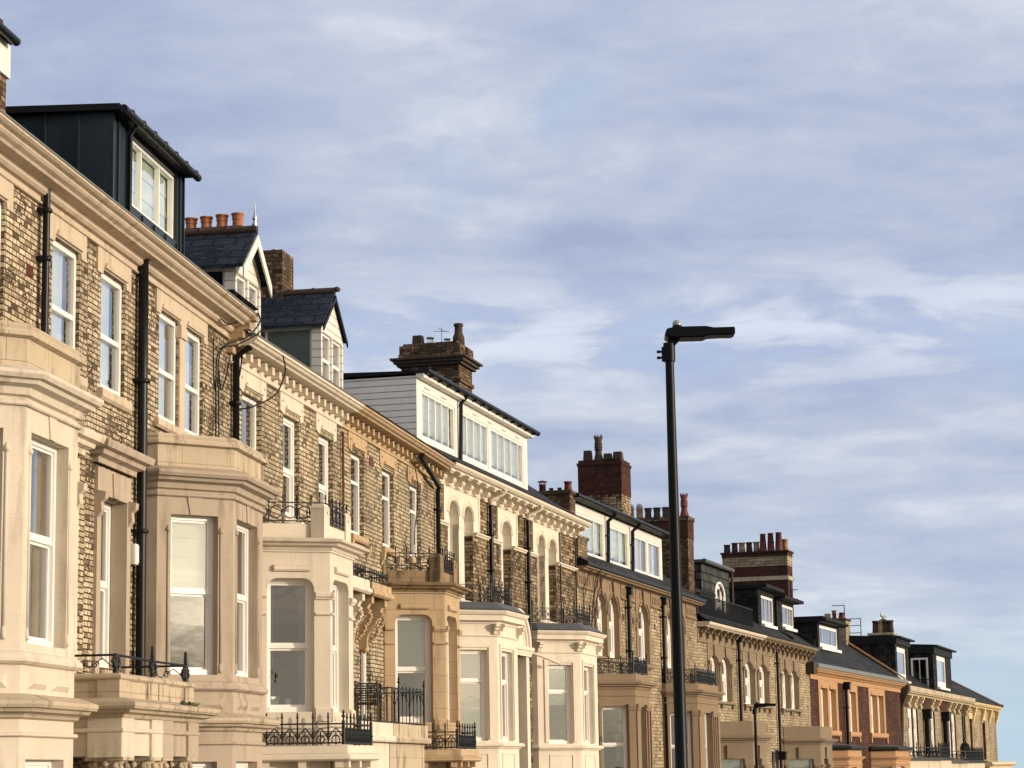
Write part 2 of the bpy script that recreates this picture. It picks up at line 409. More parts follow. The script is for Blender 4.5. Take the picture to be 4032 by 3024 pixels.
        for i in range(len(ss)-1):
            zrun = None
            for j in range(len(zs)-1):
                cs, cz = (ss[i]+ss[i+1])/2, (zs[j]+zs[j+1])/2
                solid = not any(h[0] < cs < h[1] and h[2] < cz < h[3] for h in full)
                if solid:
                    if zrun is None: zrun = zs[j]
                if (not solid or j == len(zs)-2) and zrun is not None:
                    top = zs[j+1] if solid else zs[j]
                    s.face([P(ss[i], zrun), P(ss[i], top), P(ss[i+1], top), P(ss[i+1], zrun)], mi); zrun = None
        for a, b, za, zb, rise in hs:
            zsps = zb-rise
            s.face([P(a, za), P(a, za, -rev), P(a, zsps, -rev), P(a, zsps)], mr)
            s.face([P(b, za), P(b, zsps), P(b, zsps, -rev), P(b, za, -rev)], mr)
            s.face([P(a, za), P(b, za), P(b, za, -rev), P(a, za, -rev)], mr)
            if rise <= 0:
                s.face([P(a, zb), P(a, zb, -rev), P(b, zb, -rev), P(b, zb)], mr)
            else:
                N = 10; c = (a+b)/2; w = (b-a)/2; cur = []
                for k in range(N+1):
                    x = -w+2*w*k/N; cur.append((c+x, zsps+rise*math.sqrt(max(0, 1-(x/w)**2))))
                for (s0, y0), (s1, y1) in zip(cur, cur[1:]):
                    s.face([P(s0, y0), P(s0, zb), P(s1, zb), P(s1, y1)], mi)
                    s.face([P(s0, y0), P(s1, y1), P(s1, y1, -rev), P(s0, y0, -rev)], mr)
    def pieces(s, gap=.006):
        """one builder per group of touching shapes"""
        par = list(range(len(s.v)))
        def find(i):
            while par[i] != i: par[i] = par[par[i]]; i = par[i]
            return i
        for f in s.f:
            for i in f[1:]: par[find(i)] = find(f[0])
        isl = {}
        for i in range(len(s.v)): isl.setdefault(find(i), []).append(i)
        box = [[min(s.v[i][a] for i in q)-gap for a in range(3)]+[max(s.v[i][a] for i in q)+gap for a in range(3)] for q in isl.values()]
        keys = list(isl); g = list(range(len(keys)))
        def fg(i):
            while g[i] != i: i = g[i]
            return i
        for i in range(len(keys)):
            for j in range(i):
                a, b = box[i], box[j]
                if all(a[k] <= b[k+3] and b[k] <= a[k+3] for k in range(3)): g[fg(i)] = fg(j)
        root = {k: fg(i) for i, k in enumerate(keys)}; out = {}
        for f, mi, sm in zip(s.f, s.mi, s.sm):
            q = out.setdefault(root[find(f[0])], MB()); q.add([s.v[i] for i in f], [list(range(len(f)))], mi, sm)
        for q in out.values():   # weld equal points again so that smooth shading survives
            idx = {}; nv = []; mp = []
            for p in q.v:
                if p not in idx: idx[p] = len(nv); nv.append(p)
                mp.append(idx[p])
            q.f = [[mp[i] for i in f] for f in q.f]; q.v = nv
        return list(out.values())
    def build(s, name, mats, parent=None, base=0.0, loc=None, rz=0.0, ush=0.0):
        me = bpy.data.meshes.new(name)
        me.from_pydata([(a-ush, -b, c-base) for a, b, c in s.v], [], [f[::-1] for f in s.f])
        for m in mats: me.materials.append(MATS[m])
        me.polygons.foreach_set('material_index', s.mi)
        me.polygons.foreach_set('use_smooth', s.sm)
        uv = me.uv_layers.new(name='UVMap'); data = [0.0]*(2*len(me.loops))
        for p in me.polygons:
            nx, ny, nz = p.normal; h = math.hypot(nx, ny)
            for li in p.loop_indices:
                x, y, z = me.vertices[me.loops[li].vertex_index].co
                if h < .25: data[2*li], data[2*li+1] = x, y
                else: data[2*li], data[2*li+1] = (x*-ny+y*nx)/h, z/h
        uv.data.foreach_set('uv', data)
        return link(name, me, parent, loc, rz)
def link(name, me, parent=None, loc=None, rz=0.0):
    o = bpy.data.objects.new(name, me); COL.objects.link(o)
    if parent is not None: o.parent = parent
    if loc is not None: o.location = loc
    o.rotation_euler = (0, 0, rz)
    return o
def tag(o, label=None, cat=None, group=None, kind=None):
    for k, v in (('label', label), ('category', cat), ('group', group), ('kind', kind)):
        if v: o[k] = v
    return o
def ground_z(y): return 0.0 if y < 15 else -0.048*(min(y, 190)-15)

WCACHE = {}
SPLIT = {'pier', 'console', 'standing_seam', 'slab_bracket', 'sill_bracket', 'pilaster', 'bay_ornament', 'trickle_vent', 'air_brick', 'dormer_cheek', 'lintel', 'guard_stay', 'gable_wall', 'chimney_pot'}
class House:
    """an Empty at the foot of the frontage; every part is built in its (u,d,z) frame with z counted from eye level's datum"""
    def __init__(s, name, label, O, heading, L, u0=0.0):
        s.a, s.L, s.u0 = R_(heading), L, u0
        s.O = (O[0]+math.sin(s.a)*u0, O[1]+math.cos(s.a)*u0)
        O = s.O
        s.base = round(ground_z(O[1]+.5*L)-.3, 2)
        s.e = bpy.data.objects.new(name, None); COL.objects.link(s.e)
        s.e.location = (O[0], O[1], s.base); s.e.rotation_euler = (0, 0, math.pi/2-s.a)
        s.e.empty_display_size = .5
        tag(s.e, label, 'house', 'terraced houses along the street')
    def part(s, mb, name, mats, parent=None, label=None):
        if name in SPLIT:
            o = None
            for q in mb.pieces(): o = q.build(name, mats, parent or s.e, s.base, ush=s.u0)
            return o
        o = mb.build(name, mats, parent or s.e, s.base, ush=s.u0)
        if label: o['label'] = label
        return o
    def copy(s, me, name, u, d, z, rz=0.0, parent=None):
        return link(name, me, parent or s.e, (u-s.u0, -d, z-s.base), rz)
    def world(s, u, d, z):
        e = (math.sin(s.a), math.cos(s.a)); n = (e[1], -e[0])
        u -= s.u0; return Vector((s.O[0]+e[0]*u+n[0]*d, s.O[1]+e[1]*u+n[1]*d, z))
    def window(s, A, z, w, h, beta=0.0, kind='sash', inside=None, mat='white_frame', fw=.065, name='window', split=None, gl='window_glass', label=None):
        key = (round(w, 2), round(h, 2), kind, inside, mat, fw, split, gl)
        if key not in WCACHE:
            f = MB(); g = MB(); c = MB()
            f.box(0, fw, -.10, 0, 0, h); f.box(w-fw, w, -.10, 0, 0, h)
            f.box(fw, w-fw, -.10, .012, 0, fw*1.25); f.box(fw, w-fw, -.10, 0, h-fw, h)
            gp = []
            if kind == 'sash':
                m = h*(split or .5)
                f.box(fw, w-fw, -.072, -.014, m-.028, m+.028)
                s2 = fw*.55
                for a, b, zz0, zz1, dd in ((fw, w-fw, m+.028, h-fw, -.035), (fw, w-fw, fw*1.25, m-.028, -.06)):
                    f.box(a, a+s2, dd-.03, dd+.01, zz0, zz1); f.box(b-s2, b, dd-.03, dd+.01, zz0, zz1)
                    f.box(a+s2, b-s2, dd-.03, dd+.01, zz0, zz0+s2); f.box(a+s2, b-s2, dd-.03, dd+.01, zz1-s2, zz1)
                    gp.append((a+s2, b-s2, zz0+s2, zz1-s2, dd-.01))
            elif kind == 'casement':
                cuts = split or (1/3., 2/3.)
                xs = [fw]+[w*q for q in cuts]+[w-fw]
                for q in xs[1:-1]: f.box(q-.024, q+.024, -.09, -.008, fw*1.25, h-fw)
                for i in range(len(xs)-1):
                    a = xs[i]+(.03 if i else 0); b = xs[i+1]-(.03 if i < len(xs)-2 else 0)
                    gp.append((a, b, fw*1.25, h-fw, -.045))
            elif kind == 'topcase':
                m = h*(split or .62)
                f.box(fw, w-fw, -.085, -.010, m-.035, m+.035)
                gp += [(fw, w-fw, m+.035, h-fw, -.04), (fw, w-fw, fw*1.25, m-.035, -.055)]
            else:
                gp.append((fw, w-fw, fw*1.25, h-fw, -.045))
            for a, b, z0, z1, dd in gp: g.face([(a, dd, z0), (a, dd, z1), (b, dd, z1), (b, dd, z0)])
            cm = None
            if inside in ('lace', 'drape'):
                cm = 'curtain' if inside == 'lace' else 'drape'
                for x0, x1 in (((fw, w*.74),) if inside == 'lace' else ((fw, w*.22), (w*.78, w-fw))):
                    N = 14
                    for k in range(N):
                        xa, xb = x0+(x1-x0)*k/N, x0+(x1-x0)*(k+1)/N
                        dp = -.105 if inside == 'lace' else -.16; ya, yb = dp-.012*math.cos(k*math.pi*.8), dp-.012*math.cos((k+1)*math.pi*.8)
                        c.face([(xa, ya, .03), (xa, ya, h-.03), (xb, yb, h-.03), (xb, yb, .03)])
            elif inside and inside.startswith('blind'):
                cm = 'blind_cream' if 'cream' in inside else 'blind_pale'
                lo = {'half': .5, 'full': .03, 'third': .68, 'low': .2}[inside.split('_')[-1]]*h
                N = max(2, int((h-lo)/.28))
                for k in range(N):
                    za, zb = lo+(h-.03-lo)*k/N, lo+(h-.03-lo)*(k+1)/N
                    c.face([(fw, -.11, za), (fw, -.125, zb), (w-fw, -.125, zb), (w-fw, -.11, za)])
                c.box(fw, w-fw, -.125, -.105, lo-.02, lo+.01)
            fm = f.build('tmp', [mat]); gm = g.build('tmp', [gl]); co = c.build('tmp', [cm]) if cm else None
            WCACHE[key] = (fm.data, gm.data, co.data if co else None, 'blind' if inside and 'blind' in inside else 'curtain')
            for q in (fm, gm, co):
                if q: bpy.data.objects.remove(q)
        fm, gm, cm, cn = WCACHE[key]
        o = link(name, fm, s.e, (A[0]-s.u0, -A[1], z-s.base), -beta)
        link('pane', gm, o)
        if cm: link(cn, cm, o)
        if label: o['label'] = label
        return o

def facet(A, B):
    L = math.hypot(B[0]-A[0], B[1]-A[1]); return L, math.atan2(B[1]-A[1], B[0]-A[0])
def along(A, B, s_, off=0.0):
    L, be = facet(A, B); c, n = math.cos(be), math.sin(be)
    return (A[0]+c*s_-n*off, A[1]+n*s_+c*off)

def room_shade(h, u0, u1, z0, z1, floors=()):  # shallow planes; their dark colour stands for unlit depth behind the windows
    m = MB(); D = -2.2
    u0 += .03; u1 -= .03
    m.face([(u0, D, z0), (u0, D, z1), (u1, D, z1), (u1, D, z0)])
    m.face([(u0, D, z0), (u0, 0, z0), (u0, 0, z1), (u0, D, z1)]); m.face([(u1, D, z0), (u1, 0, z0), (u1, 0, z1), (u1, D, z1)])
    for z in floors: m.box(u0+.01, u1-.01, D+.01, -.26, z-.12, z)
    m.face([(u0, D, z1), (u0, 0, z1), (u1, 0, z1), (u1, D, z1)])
    h.part(m, 'interior', ['room_shade'])

def roof(h, u0, u1, ze, d0=.30, d1=-4.6, slope=.67, mat='slate_grey', ridge='terracotta_dark', name='roof'):
    m = MB(); zr = ze+(d0-d1)*slope
    m.prism([(d0, ze), (d1, zr), (d1, zr-.12), (d0, ze-.06)], u0, u1, 'u')
    m.prism([(d1, zr), (d1-(d0-d1), ze), (d1-(d0-d1), ze-.06), (d1, zr-.12)], u0, u1, 'u')
    o = h.part(m, name, [mat])
    r = MB(); r.tube([(u0, d1, zr), (u1, d1, zr)], .09, 8)
    h.part(r, 'ridge_tile', [ridge], o)
    # gable infill so that the loft is closed
    g = MB()
    for u in (u0+.02, u1-.02):
        g.face([(u, -.05, ze), (u, d1, zr-.14), (u, d1*2-.3, ze)])
    h.part(g, 'gable_wall', ['brick_stack'])
    return o

def downpipe(h, pts, r=.05, collars=(), mat='black_gutter', hopper=None, name='downpipe'):
    m = MB(); m.tube(pts, r, 10)
    for (u, d, z) in collars:
        m.lathe((u, d, z-.035), [(r*1.15, 0), (r*1.5, .012), (r*1.5, .058), (r*1.15, .07)], 10)
        m.box(u-r*2.2, u+r*2.2, d-r-.05, d-r*.4, z-.022, z+.022)
    if hopper:
        u, d, z, w = hopper
        m.taper(u-w*.55, u+w*.55, d-w*.5, d+w*.5, z-.30*w/.3, z, 1.0); m.box(u-w*.7, u+w*.7, d-w*.6, d+w*.6, z, z+.07)
    return h.part(m, name, [mat])

def finial(m, u, d, z, k=1.0):
    m.tube([(u, d, z-.02), (u, d, z+.10*k)], .012*k, 4, 0, False)
    m.lathe((u, d, z+.03*k), [(.006*k, 0), (.03*k, .03*k), (.006*k, .06*k)], 6)
    m.lathe((u, d, z+.085*k), [(.006*k, 0), (.022*k, .018*k), (.003*k, .06*k)], 6)

def railing(h, path, z0, z1, style, parent=None, posts=True, bar=.012, mat='black_iron', pitch=.3, name='railing'):
    m = MB(); H = z1-z0
    for A, B in zip(path, path[1:]):
        L, be = facet(A, B); t = (math.cos(be), math.sin(be)); n = max(1, int(round(L/pitch))); st = L/n
        def P(s_, z): return (A[0]+t[0]*s_, A[1]+t[1]*s_, z)
        m.tube([P(0, z1), P(L, z1)], bar*1.3, 4, 0, False); m.tube([P(0, z0+.03), P(L, z0+.03)], bar*1.3, 4, 0, False)
        if style == 'gothic':
            m.tube([P(0, z0+H*.62), P(L, z0+H*.62)], bar*.8, 4, 0, False)
            for i in range(n+1):
                m.tube([P(i*st, z0), P(i*st, z1+.10)], bar, 4, 0, False); finial(m, *P(i*st, z1+.06), 1.0)
                if i < n:
                    for sgn in (0, 1):
                        pts = [P((i+(q if sgn == 0 else 1-q))*st, z0+.25*H+(H*.72)*math.sin(q*math.pi/2*1.0)**.8) for q in (0, .15, .3, .42, .5)]
                        m.tube(pts, bar*.9, 4, 0, False)
                    m.ring(P((i+.5)*st, z0+H*.24), t, min(st*.28, H*.2), bar*.8, 10)
                    m.ring(P((i+.02)*st, z0+H*.45), t, min(st*.16, H*.1), bar*.8, 8)
                    m.tube([P((i+.5)*st, z0), P((i+.5)*st, z0+H*.55)], bar*.7, 4, 0, False)
                    finial(m, *P((i+.5)*st, z0+H*.40), .7)
        elif style == 'rings':
            for i in range(n+1):
                m.tube([P(i*st, z0), P(i*st, z1+.07)], bar, 4, 0, False); finial(m, *P(i*st, z1+.03), .9)
                if i < n:
                    m.ring(P((i+.5)*st, z0+H*.52), t, min(st*.42, H*.42), bar*1.1, 12)
                m.ring(P(i*st, z0+H*.52), t, H*.11, bar, 8)
        elif style == 'scroll':
            for i in range(n+1):
                m.tube([P(i*st, z0-.05), P(i*st, z1+.08)], bar, 4, 0, False); finial(m, *P(i*st, z1+.04), .9)
                if i < n:
                    c = (i+.5)*st; r = min(st*.24, H*.22)
                    for (a, b) in ((-.9, 0), (.9, 0), (0, .9), (0, -.9)):
                        m.ring(P(c+a*r, z0+H*.52+b*r), t, r*.95, bar*.75, 10)
                    m.ring(P(c, z0+H*.52), t, r*.4, bar*.7, 6)
                    m.tube([P(c, z0-.05), P(c, z0+H*.15)], bar*.8, 4, 0, False)
        elif style == 'lattice':
            for i in range(n+1):
                m.tube([P(i*st, z0), P(i*st, z1)], bar, 4, 0, False)
                m.lathe(P(i*st, z1+.02), [(.01, 0), (.035, .03), (.01, .06)], 6)
                if i < n:
                    for q in (0, .5):
                        m.tube([P((i+q)*st, z0+.04), P((i+q+.5)*st, z0+H*.72)], bar*.8, 4, 0, False)
                        m.tube([P((i+q+.5)*st, z0+.04), P((i+q)*st, z0+H*.72)], bar*.8, 4, 0, False)
                        m.ring(P((i+q+.25)*st, z0+H*.38), t, min(st*.17, H*.2), bar*.8, 8)
                        m.ring(P((i+q+.25)*st, z0+H*.85), t, H*.09, bar*.8, 6)
            m.tube([P(0, z0+H*.74), P(L, z0+H*.74)], bar, 4, 0, False)
        elif style == 'arched':
            for i in range(n+1):
                m.tube([P(i*st, z0), P(i*st, z1+.03)], bar*.8, 4, 0, False); m.lathe(P(i*st, z1+.02), [(.006, 0), (.022, .02), (.006, .045)], 6)
                if i < n:
                    pts = [P((i+.5+.5*math.cos(a))*st, z0+H*.45+H*.5*math.sin(a)) for a in [math.pi*k/8 for k in range(9)]]
                    m.tube(pts, bar*.7, 4, 0, False)
        elif style == 'bars':
            for i in range(n+1):
                m.tube([P(i*st, z0), P(i*st, z1)], bar*.75, 4, 0, False)
        elif style == 'spears':
            for i in range(n+1):
                m.tube([P(i*st, z0), P(i*st, z1+.12+.10*(i % 3 == 0))], bar, 4, 0, False); finial(m, *P(i*st, z1+.08+.10*(i % 3 == 0)), 1.2)
                if i < n: m.ring(P((i+.5)*st, z0+H*.45), t, min(st*.4, H*.28), bar, 8)
    if posts:
        for (u, d) in path: m.tube([(u, d, z0), (u, d, z1+.06)], bar*2, 6, 0, False); finial(m, u, d, z1+.05, 1.4)
    return h.part(m, name, [mat], parent)

def chimney(h, u0, u1, d0, d1, z0, z1, bands, pots, cap='stone_dark', name='chimney'):
    """bands: (z_low, z_high, out, material) from the bottom up; pots: (kind,u,d,height,radius,material)"""
    mats = []; m = MB()
    for (a, b, o, mt) in bands:
        if mt not in mats: mats.append(mt)
        m.box(u0-o, u1+o, d0-o, d1+o, a, b, mats.index(mt))
    ob = h.part(m, name, mats)
    for (kind, u, d, ht, r, mt) in pots:
        p = MB(); c = (u, d, z1)
        if kind == 'roll': p.lathe(c, [(r*1.05, -.05), (r*1.0, 0), (r*.86, ht*.55), (r*.86, ht*.62), (r*1.0, ht*.68), (r*.92, ht*.72), (r*1.02, ht*.9), (r*1.12, ht*.93), (r*1.12, ht), (r*.8, ht), (r*.75, ht*.9)], 18)
        elif kind == 'plain': p.lathe(c, [(r*1.1, -.05), (r*.95, ht*.5), (r*.9, ht*.86), (r*1.12, ht*.89), (r*1.12, ht), (r*.75, ht), (r*.7, ht*.9)], 14)
        elif kind == 'taper': p.lathe(c, [(r*1.25, -.05), (r*1.2, 0), (r*.85, ht*.93), (r*.95, ht*.94), (r*.95, ht), (r*.65, ht), (r*.6, ht*.9)], 14)
        elif kind == 'square': p.taper(u-r, u+r, d-r, d+r, z1-.03, z1+ht, .82)
        elif kind == 'crown':
            p.lathe(c, [(r*1.3, -.05), (r*1.15, ht*.08), (r*.8, ht*.3), (r*.8, ht*.42), (r*1.05, ht*.45), (r*.85, ht*.5), (r*1.05, ht*.55), (r*.85, ht*.6), (r*1.0, ht*.65), (r*.8, ht*.72), (r*1.05, ht*.9), (r*.8, ht*.9)], 12)
            for k in range(6):
                a = k*math.pi/3; p.lathe((u+r*.9*math.cos(a), d+r*.9*math.sin(a), z1+ht*.88), [(r*.24, 0), (r*.05, ht*.12)], 4, 0, False)
        elif kind == 'cowl':
            p.lathe(c, [(r, -.05), (r*.95, ht*.6), (r*1.1, ht*.62), (r*1.1, ht*.68), (r*.9, ht*.68)], 12)
            for k in range(6):
                a = k*math.pi/3; p.tube([(u+r*.9*math.cos(a), d+r*.9*math.sin(a), z1+ht*.66), (u+r*.9*math.cos(a), d+r*.9*math.sin(a), z1+ht*.92)], .012, 4)
            p.lathe((u, d, z1+ht*.9), [(r*1.5, 0), (r*1.45, ht*.04), (r*.5, ht*.12), (.01, ht*.13)], 12)
        elif kind == 'dome':
            p.lathe(c, [(r*1.1, -.05), (r, ht*.1), (r*.92, ht*.6), (r*1.12, ht*.64), (r*1.12, ht*.7), (r*.8, ht*.7)], 14)
            p.lathe((u, d, z1+ht*.7), [(r*.9, 0), (r*1.0, ht*.08), (r*.9, ht*.2), (r*.5, ht*.28), (.01, ht*.3)], 12, 1)
        h.part(p, 'chimney_pot', [mt, 'clear_dome'] if kind == 'dome' else [mt], ob)
    return ob

def bay_plan(uC, uD, p, ang, ret):
    """plan corners of a canted bay: wall, return, near facet, front, far facet, return, wall"""
    run = (p-ret)/math.tan(R_(ang))
    B = (uC-run, ret); E_ = (uD+run, ret)
    return [(B[0], 0), B, (uC, p), (uD, p), E_, (E_[0], 0)]

CORN = lambda zt, zb, o: [(0, zb), (.04, zb), (.05, zb+(zt-zb)*.25), (o*.55, zb+(zt-zb)*.35), (o*.6, zb+(zt-zb)*.55), (o*.92, zb+(zt-zb)*.62), (o, zb+(zt-zb)*.85), (o, zt-.02), (o*.9, zt), (0, zt+.03)]
ROLLM = lambda zt, zb, o: [(0, zb), (o*.7, zb), (o, zb+(zt-zb)*.25), (o, zb+(zt-zb)*.75), (o*.7, zt), (0, zt)]
BAND = lambda zt, zb, o: [(0, zb), (o, zb), (o, zt), (0, zt)]

def shell(h, u0, u1, ze, holes, mat, rev=.14, cut=(), mr=None, name='wall', ends=(False, False)):
    """street wall with its openings, plus party walls and rear wall"""
    m = MB(); mats = [mat]
    if mr: mats.append(mr)
    hs = [(a-u0, b-u0, *r) for a, b, *r in holes]; cs = [(a-u0, b-u0, *r) for a, b, *r in cut]
    m.wall((u0, 0), (u1, 0), h.base-.5, ze, hs, rev, 0, 1 if mr else 0, cs)
    for u in (u0+.004, u1-.004): m.face([(u, 0, h.base-.5), (u, -9.4, h.base-.5), (u, -9.4, ze), (u, 0, ze)])
    m.face([(u0, -9.4, h.base-.5), (u1, -9.4, h.base-.5), (u1, -9.4, ze), (u0, -9.4, ze)])
    return h.part(m, name, mats)

def bay(h, plan, z0, z1, rows, mat, rev=.14, cap=None, cap_mat='lead_sheet', mr=None, wmat='white_frame', name='bay_window', fw=.065):
    """canted bay: rows = (za, zb, rise, near(f0,f1), front(f0,f1), kind, inside_near, inside_front, split)"""
    m = MB(); mats = [mat]+([mr] if mr else [])
    for i, (A, B) in enumerate(zip(plan, plan[1:])):
        L, be = facet(A, B); hs = []
        for (za, zb, rise, near, front, kind, ins_n, ins_f, split) in rows:
            fr = {1: near, 2: front, 3: (1-near[1], 1-near[0])}.get(i)
            if fr and fr[1] > fr[0]:
                hs.append((fr[0]*L, fr[1]*L, za, zb, rise))
                Q = along(A, B, fr[0]*L, -rev+.02)
                h.window(Q, za, (fr[1]-fr[0])*L, zb-za, be, kind, ins_n if i != 2 else ins_f, wmat, fw, split=split)
        m.wall(A, B, z0, z1, hs, rev, 0, 1 if mr else 0)
    o = h.part(m, name, mats)
    c = MB(); c.prism(plan, (cap or z1)-.12, cap or z1, 'z')
    h.part(c, 'balcony_floor', [cap_mat], o)
    return o

def front_path(plan): return plan
def mould(h, path, prof, mat, name, parent=None):
    m = MB(); m.sweep(path, prof); return h.part(m, name, [mat], parent)
def lintel(h, ul, ur, ol, orr, zt, ze, zh, mat, out=.03, parent=None):
    """shouldered lintel block: ears drop either side of the opening, head softly chamfered"""
    m = MB()
    m.prism([(ul, zt), (ur, zt), (ur, ze), (orr, ze), (orr-.04, zh), (ol+.04, zh), (ol, ze), (ul, ze)], -.02, out)
    w = orr-ol
    m.prism([(ol+.03, zh+.02), (ol+.10, zh+.10), (orr-.10, zh+.10), (orr-.03, zh+.02)], out-.01, out+.035)
    return h.part(m, 'lintel', [mat], parent)
def sill(h, a, b, z, mat, out=.08, ht=.12):
    m = MB(); m.sweep([(a, 0), (b, 0)], [(-.1, z-ht), (out*.6, z-ht), (out, z-ht*.75), (out, z-.02), (out*.85, z), (-.1, z+.01)])
    return h.part(m, 'sill', [mat])
def railpath(plan, ins=.12):
    """the bay's outline drawn in by ins, for railings and parapets"""
    c = (plan[2][0]+plan[3][0])/2
    q = []
    for (u, d) in plan[1:-1]:
        q.append((u+(ins*.6 if u < c else -ins*.6), max(.02, d-ins)))
    return [(q[0][0], .0)]+q+[(q[-1][0], .0)]

# ================================================================== the two mirrored brown houses at the left
O1 = (-6.618, 25.736); PARTY = 5.29
def mir(u): return 2*PARTY-u
def left_pair(side):
    """side 0: house at the frame edge, side 1: its mirror image with the navy dormer"""
    if side:
        h = House('terraced_house', 'buff brick terraced house with tan stone bay and navy clad roof dormer', O1, 7.6, 7.71, PARTY)
        X = lambda u: u; st = 'stone_tan'; u0, u1 = PARTY, 13.0
    else:
        h = House('terraced_house', 'leftmost buff brick house, cream stone bay cut off by the photo edge', O1, 7.6, 7.71, -2.42)
        X = mir; st = 'stone_cream'; u0, u1 = -2.42, PARTY
    rng = lambda a, b: (min(X(a), X(b)), max(X(a), X(b)))
    if side: wq = [(5.87, 7.00), (8.75, 9.85), (10.15, 11.27)]
    else: wq = [(3.79, 4.93), (.90, 2.00), (-.50, .60)]
    holes = [(*q, 7.06, 8.80) for q in wq]+[(*rng(5.86, 7.08), 3.15, 5.55)]
    bq = rng(8.2, 11.62)
    shell(h, u0, u1, 9.25, holes, 'brick_buff', .075, [(*bq, h.base, 6.2)])
    room_shade(h, u0, u1, h.base, 9.2, (2.4, 6.4))
    for i, (a, b, za, zb) in enumerate(holes[:3]):
        h.window((a, -.055), za, b-a, zb-za, 0, 'topcase', 'lace', split=.47, fw=.085)
    a, b, za, zb = holes[3]
    h.window((a, -.20), za, b-a, zb-za, 0, 'sash', 'drape', fw=.08)
    # frieze, eaves
    mould(h, [(u0, 0), (u1, 0)], BAND(9.30, 9.10, .03), 'stone_frieze', 'frieze')
    mould(h, [(u0, 0), (u1, 0)], [(0, 9.085), (.05, 9.085), (.06, 9.10), (.05, 9.115), (0, 9.115)], 'stone_frieze', 'string_course')
    mould(h, [(u0, 0), (u1, 0)], [(.02, 9.19), (.09, 9.20), (.13, 9.235), (.12, 9.275), (.15, 9.30), (.30, 9.315), (.32, 9.345), (.38, 9.37), (.41, 9.40), (.40, 9.43), (.46, 9.445), (.50, 9.47), (.50, 9.505), (.02, 9.52)], 'stone_frieze', 'cornice')
    mould(h, [(u0, 0), (u1, 0)], [(.30, 9.522), (.515, 9.50), (.52, 9.52), (.44, 9.56), (.30, 9.57)], 'lead_edge', 'gutter')
    # lintels and sills
    a, b = wq[0]
    lintel(h, a-.24, b+.2, a, b, 9.10, 8.72, 8.80, 'stone_frieze')
    q = sorted(wq[1]+wq[2]); a0, b0 = q[0]-.23, q[3]+.2
    m = MB()
    m.prism([(a0, 9.10), (b0, 9.10), (b0, 8.72), (q[3], 8.72), (q[3]-.04, 8.80), (q[2]+.04, 8.80), (q[2], 8.72), (q[1], 8.72), (q[1]-.04, 8.80), (q[0]+.04, 8.80), (q[0], 8.72), (a0, 8.72)], -.02, .03)
    for i in (0, 2): m.prism([(q[i]+.03, 8.82), (q[i]+.10, 8.90), (q[i+1]-.10, 8.90), (q[i+1]-.03, 8.82)], .02, .06)
    h.part(m, 'lintel', ['stone_frieze'])
    m = MB(); m.box(q[1], q[2], -.12, .02, 7.0, 8.73); m.taper(q[1]-.03, q[2]+.03, -.1, .05, 8.55, 8.74, 1.0)
    h.part(m, 'mullion', ['stone_frieze'])
    sill(h, a-.14, b+.14, 7.06, 'stone_frieze', .09, .16)
    sill(h, a0-.02, b0+.02, 7.06, 'stone_frieze', .08, .14)
    # first floor window surround
    m = MB(); a, b = holes[3][0], holes[3][1]
    m.box(a-.17, a+.012, -.19, .05, 2.9, 5.555); m.box(b-.012, b+.17, -.19, .05, 2.9, 5.555)
    m.prism([(a-.17, 5.56), (b+.17, 5.56), (b+.17, 5.93), (a-.17, 5.93)], -.20, .052)
    m.prism([((a+b)/2-.1, 5.56), ((a+b)/2+.1, 5.56), ((a+b)/2+.14, 5.90), ((a+b)/2-.14, 5.90)], .04, .075)
    for u in (a-.10, b+.10):
        m.prism([(.05, 5.60), (.17, 5.57), (.16, 5.48), (.10, 5.43), (.11, 5.30), (.05, 5.22)], u-.07, u+.07, 'u')
    o = h.part(m, 'window_surround', [st])
    mould(h, [(a-.24, 0), (a-.24, .05), (b+.24, .05), (b+.24, 0)], CORN(6.28, 5.98, .26), st, 'hood_mould', o)
    # bay
    pl = bay_plan(8.98, 10.84, 1.13, 47, .19)
    if not side: pl = [(mir(u), d) for u, d in pl][::-1]
    o = bay(h, pl, h.base-.5, 6.72, [(3.13, 5.53, 0, (.18, .80), (.12, .82), 'sash', 'blind_half' if side else 'drape', 'drape', .52), (-.35, 1.84, 0, (.18, .80), (.12, .82), 'sash', 'lace', 'lace', .5)], st, .17, 6.3, 'lead_sheet')
    w = 'stone_weathered'
    mould(h, pl, [(-.24, 6.58), (.02, 6.58), (.085, 6.60), (.085, 6.64), (.05, 6.68), (.06, 6.71), (.02, 6.755), (-.20, 6.76)], w, 'coping', o)
    mould(h, pl, BAND(6.575, 6.24, .015), w, 'parapet', o)
    mould(h, pl, [(0, 5.90), (.05, 5.92), (.07, 6.0), (.17, 6.03), (.19, 6.075), (.25, 6.085), (.28, 6.13), (.28, 6.17), (.06, 6.25), (0, 6.25)], st, 'cornice', o)
    mould(h, pl, ROLLM(5.86, 5.80, .05), st, 'band', o)
    mould(h, pl, [(0, 2.88), (.05, 2.89), (.09, 2.92), (.09, 2.96), (.05, 3.02), (0, 3.04)], st, 'sill_band', o)
    mould(h, pl, [(0, 2.28), (.05, 2.30), (.07, 2.34), (.17, 2.36), (.19, 2.395), (.25, 2.405), (.27, 2.44), (.27, 2.48), (.05, 2.56), (0, 2.56)], w, 'cornice', o)
    mould(h, pl, ROLLM(2.14, 2.09, .05), st, 'band', o)
    m = MB()
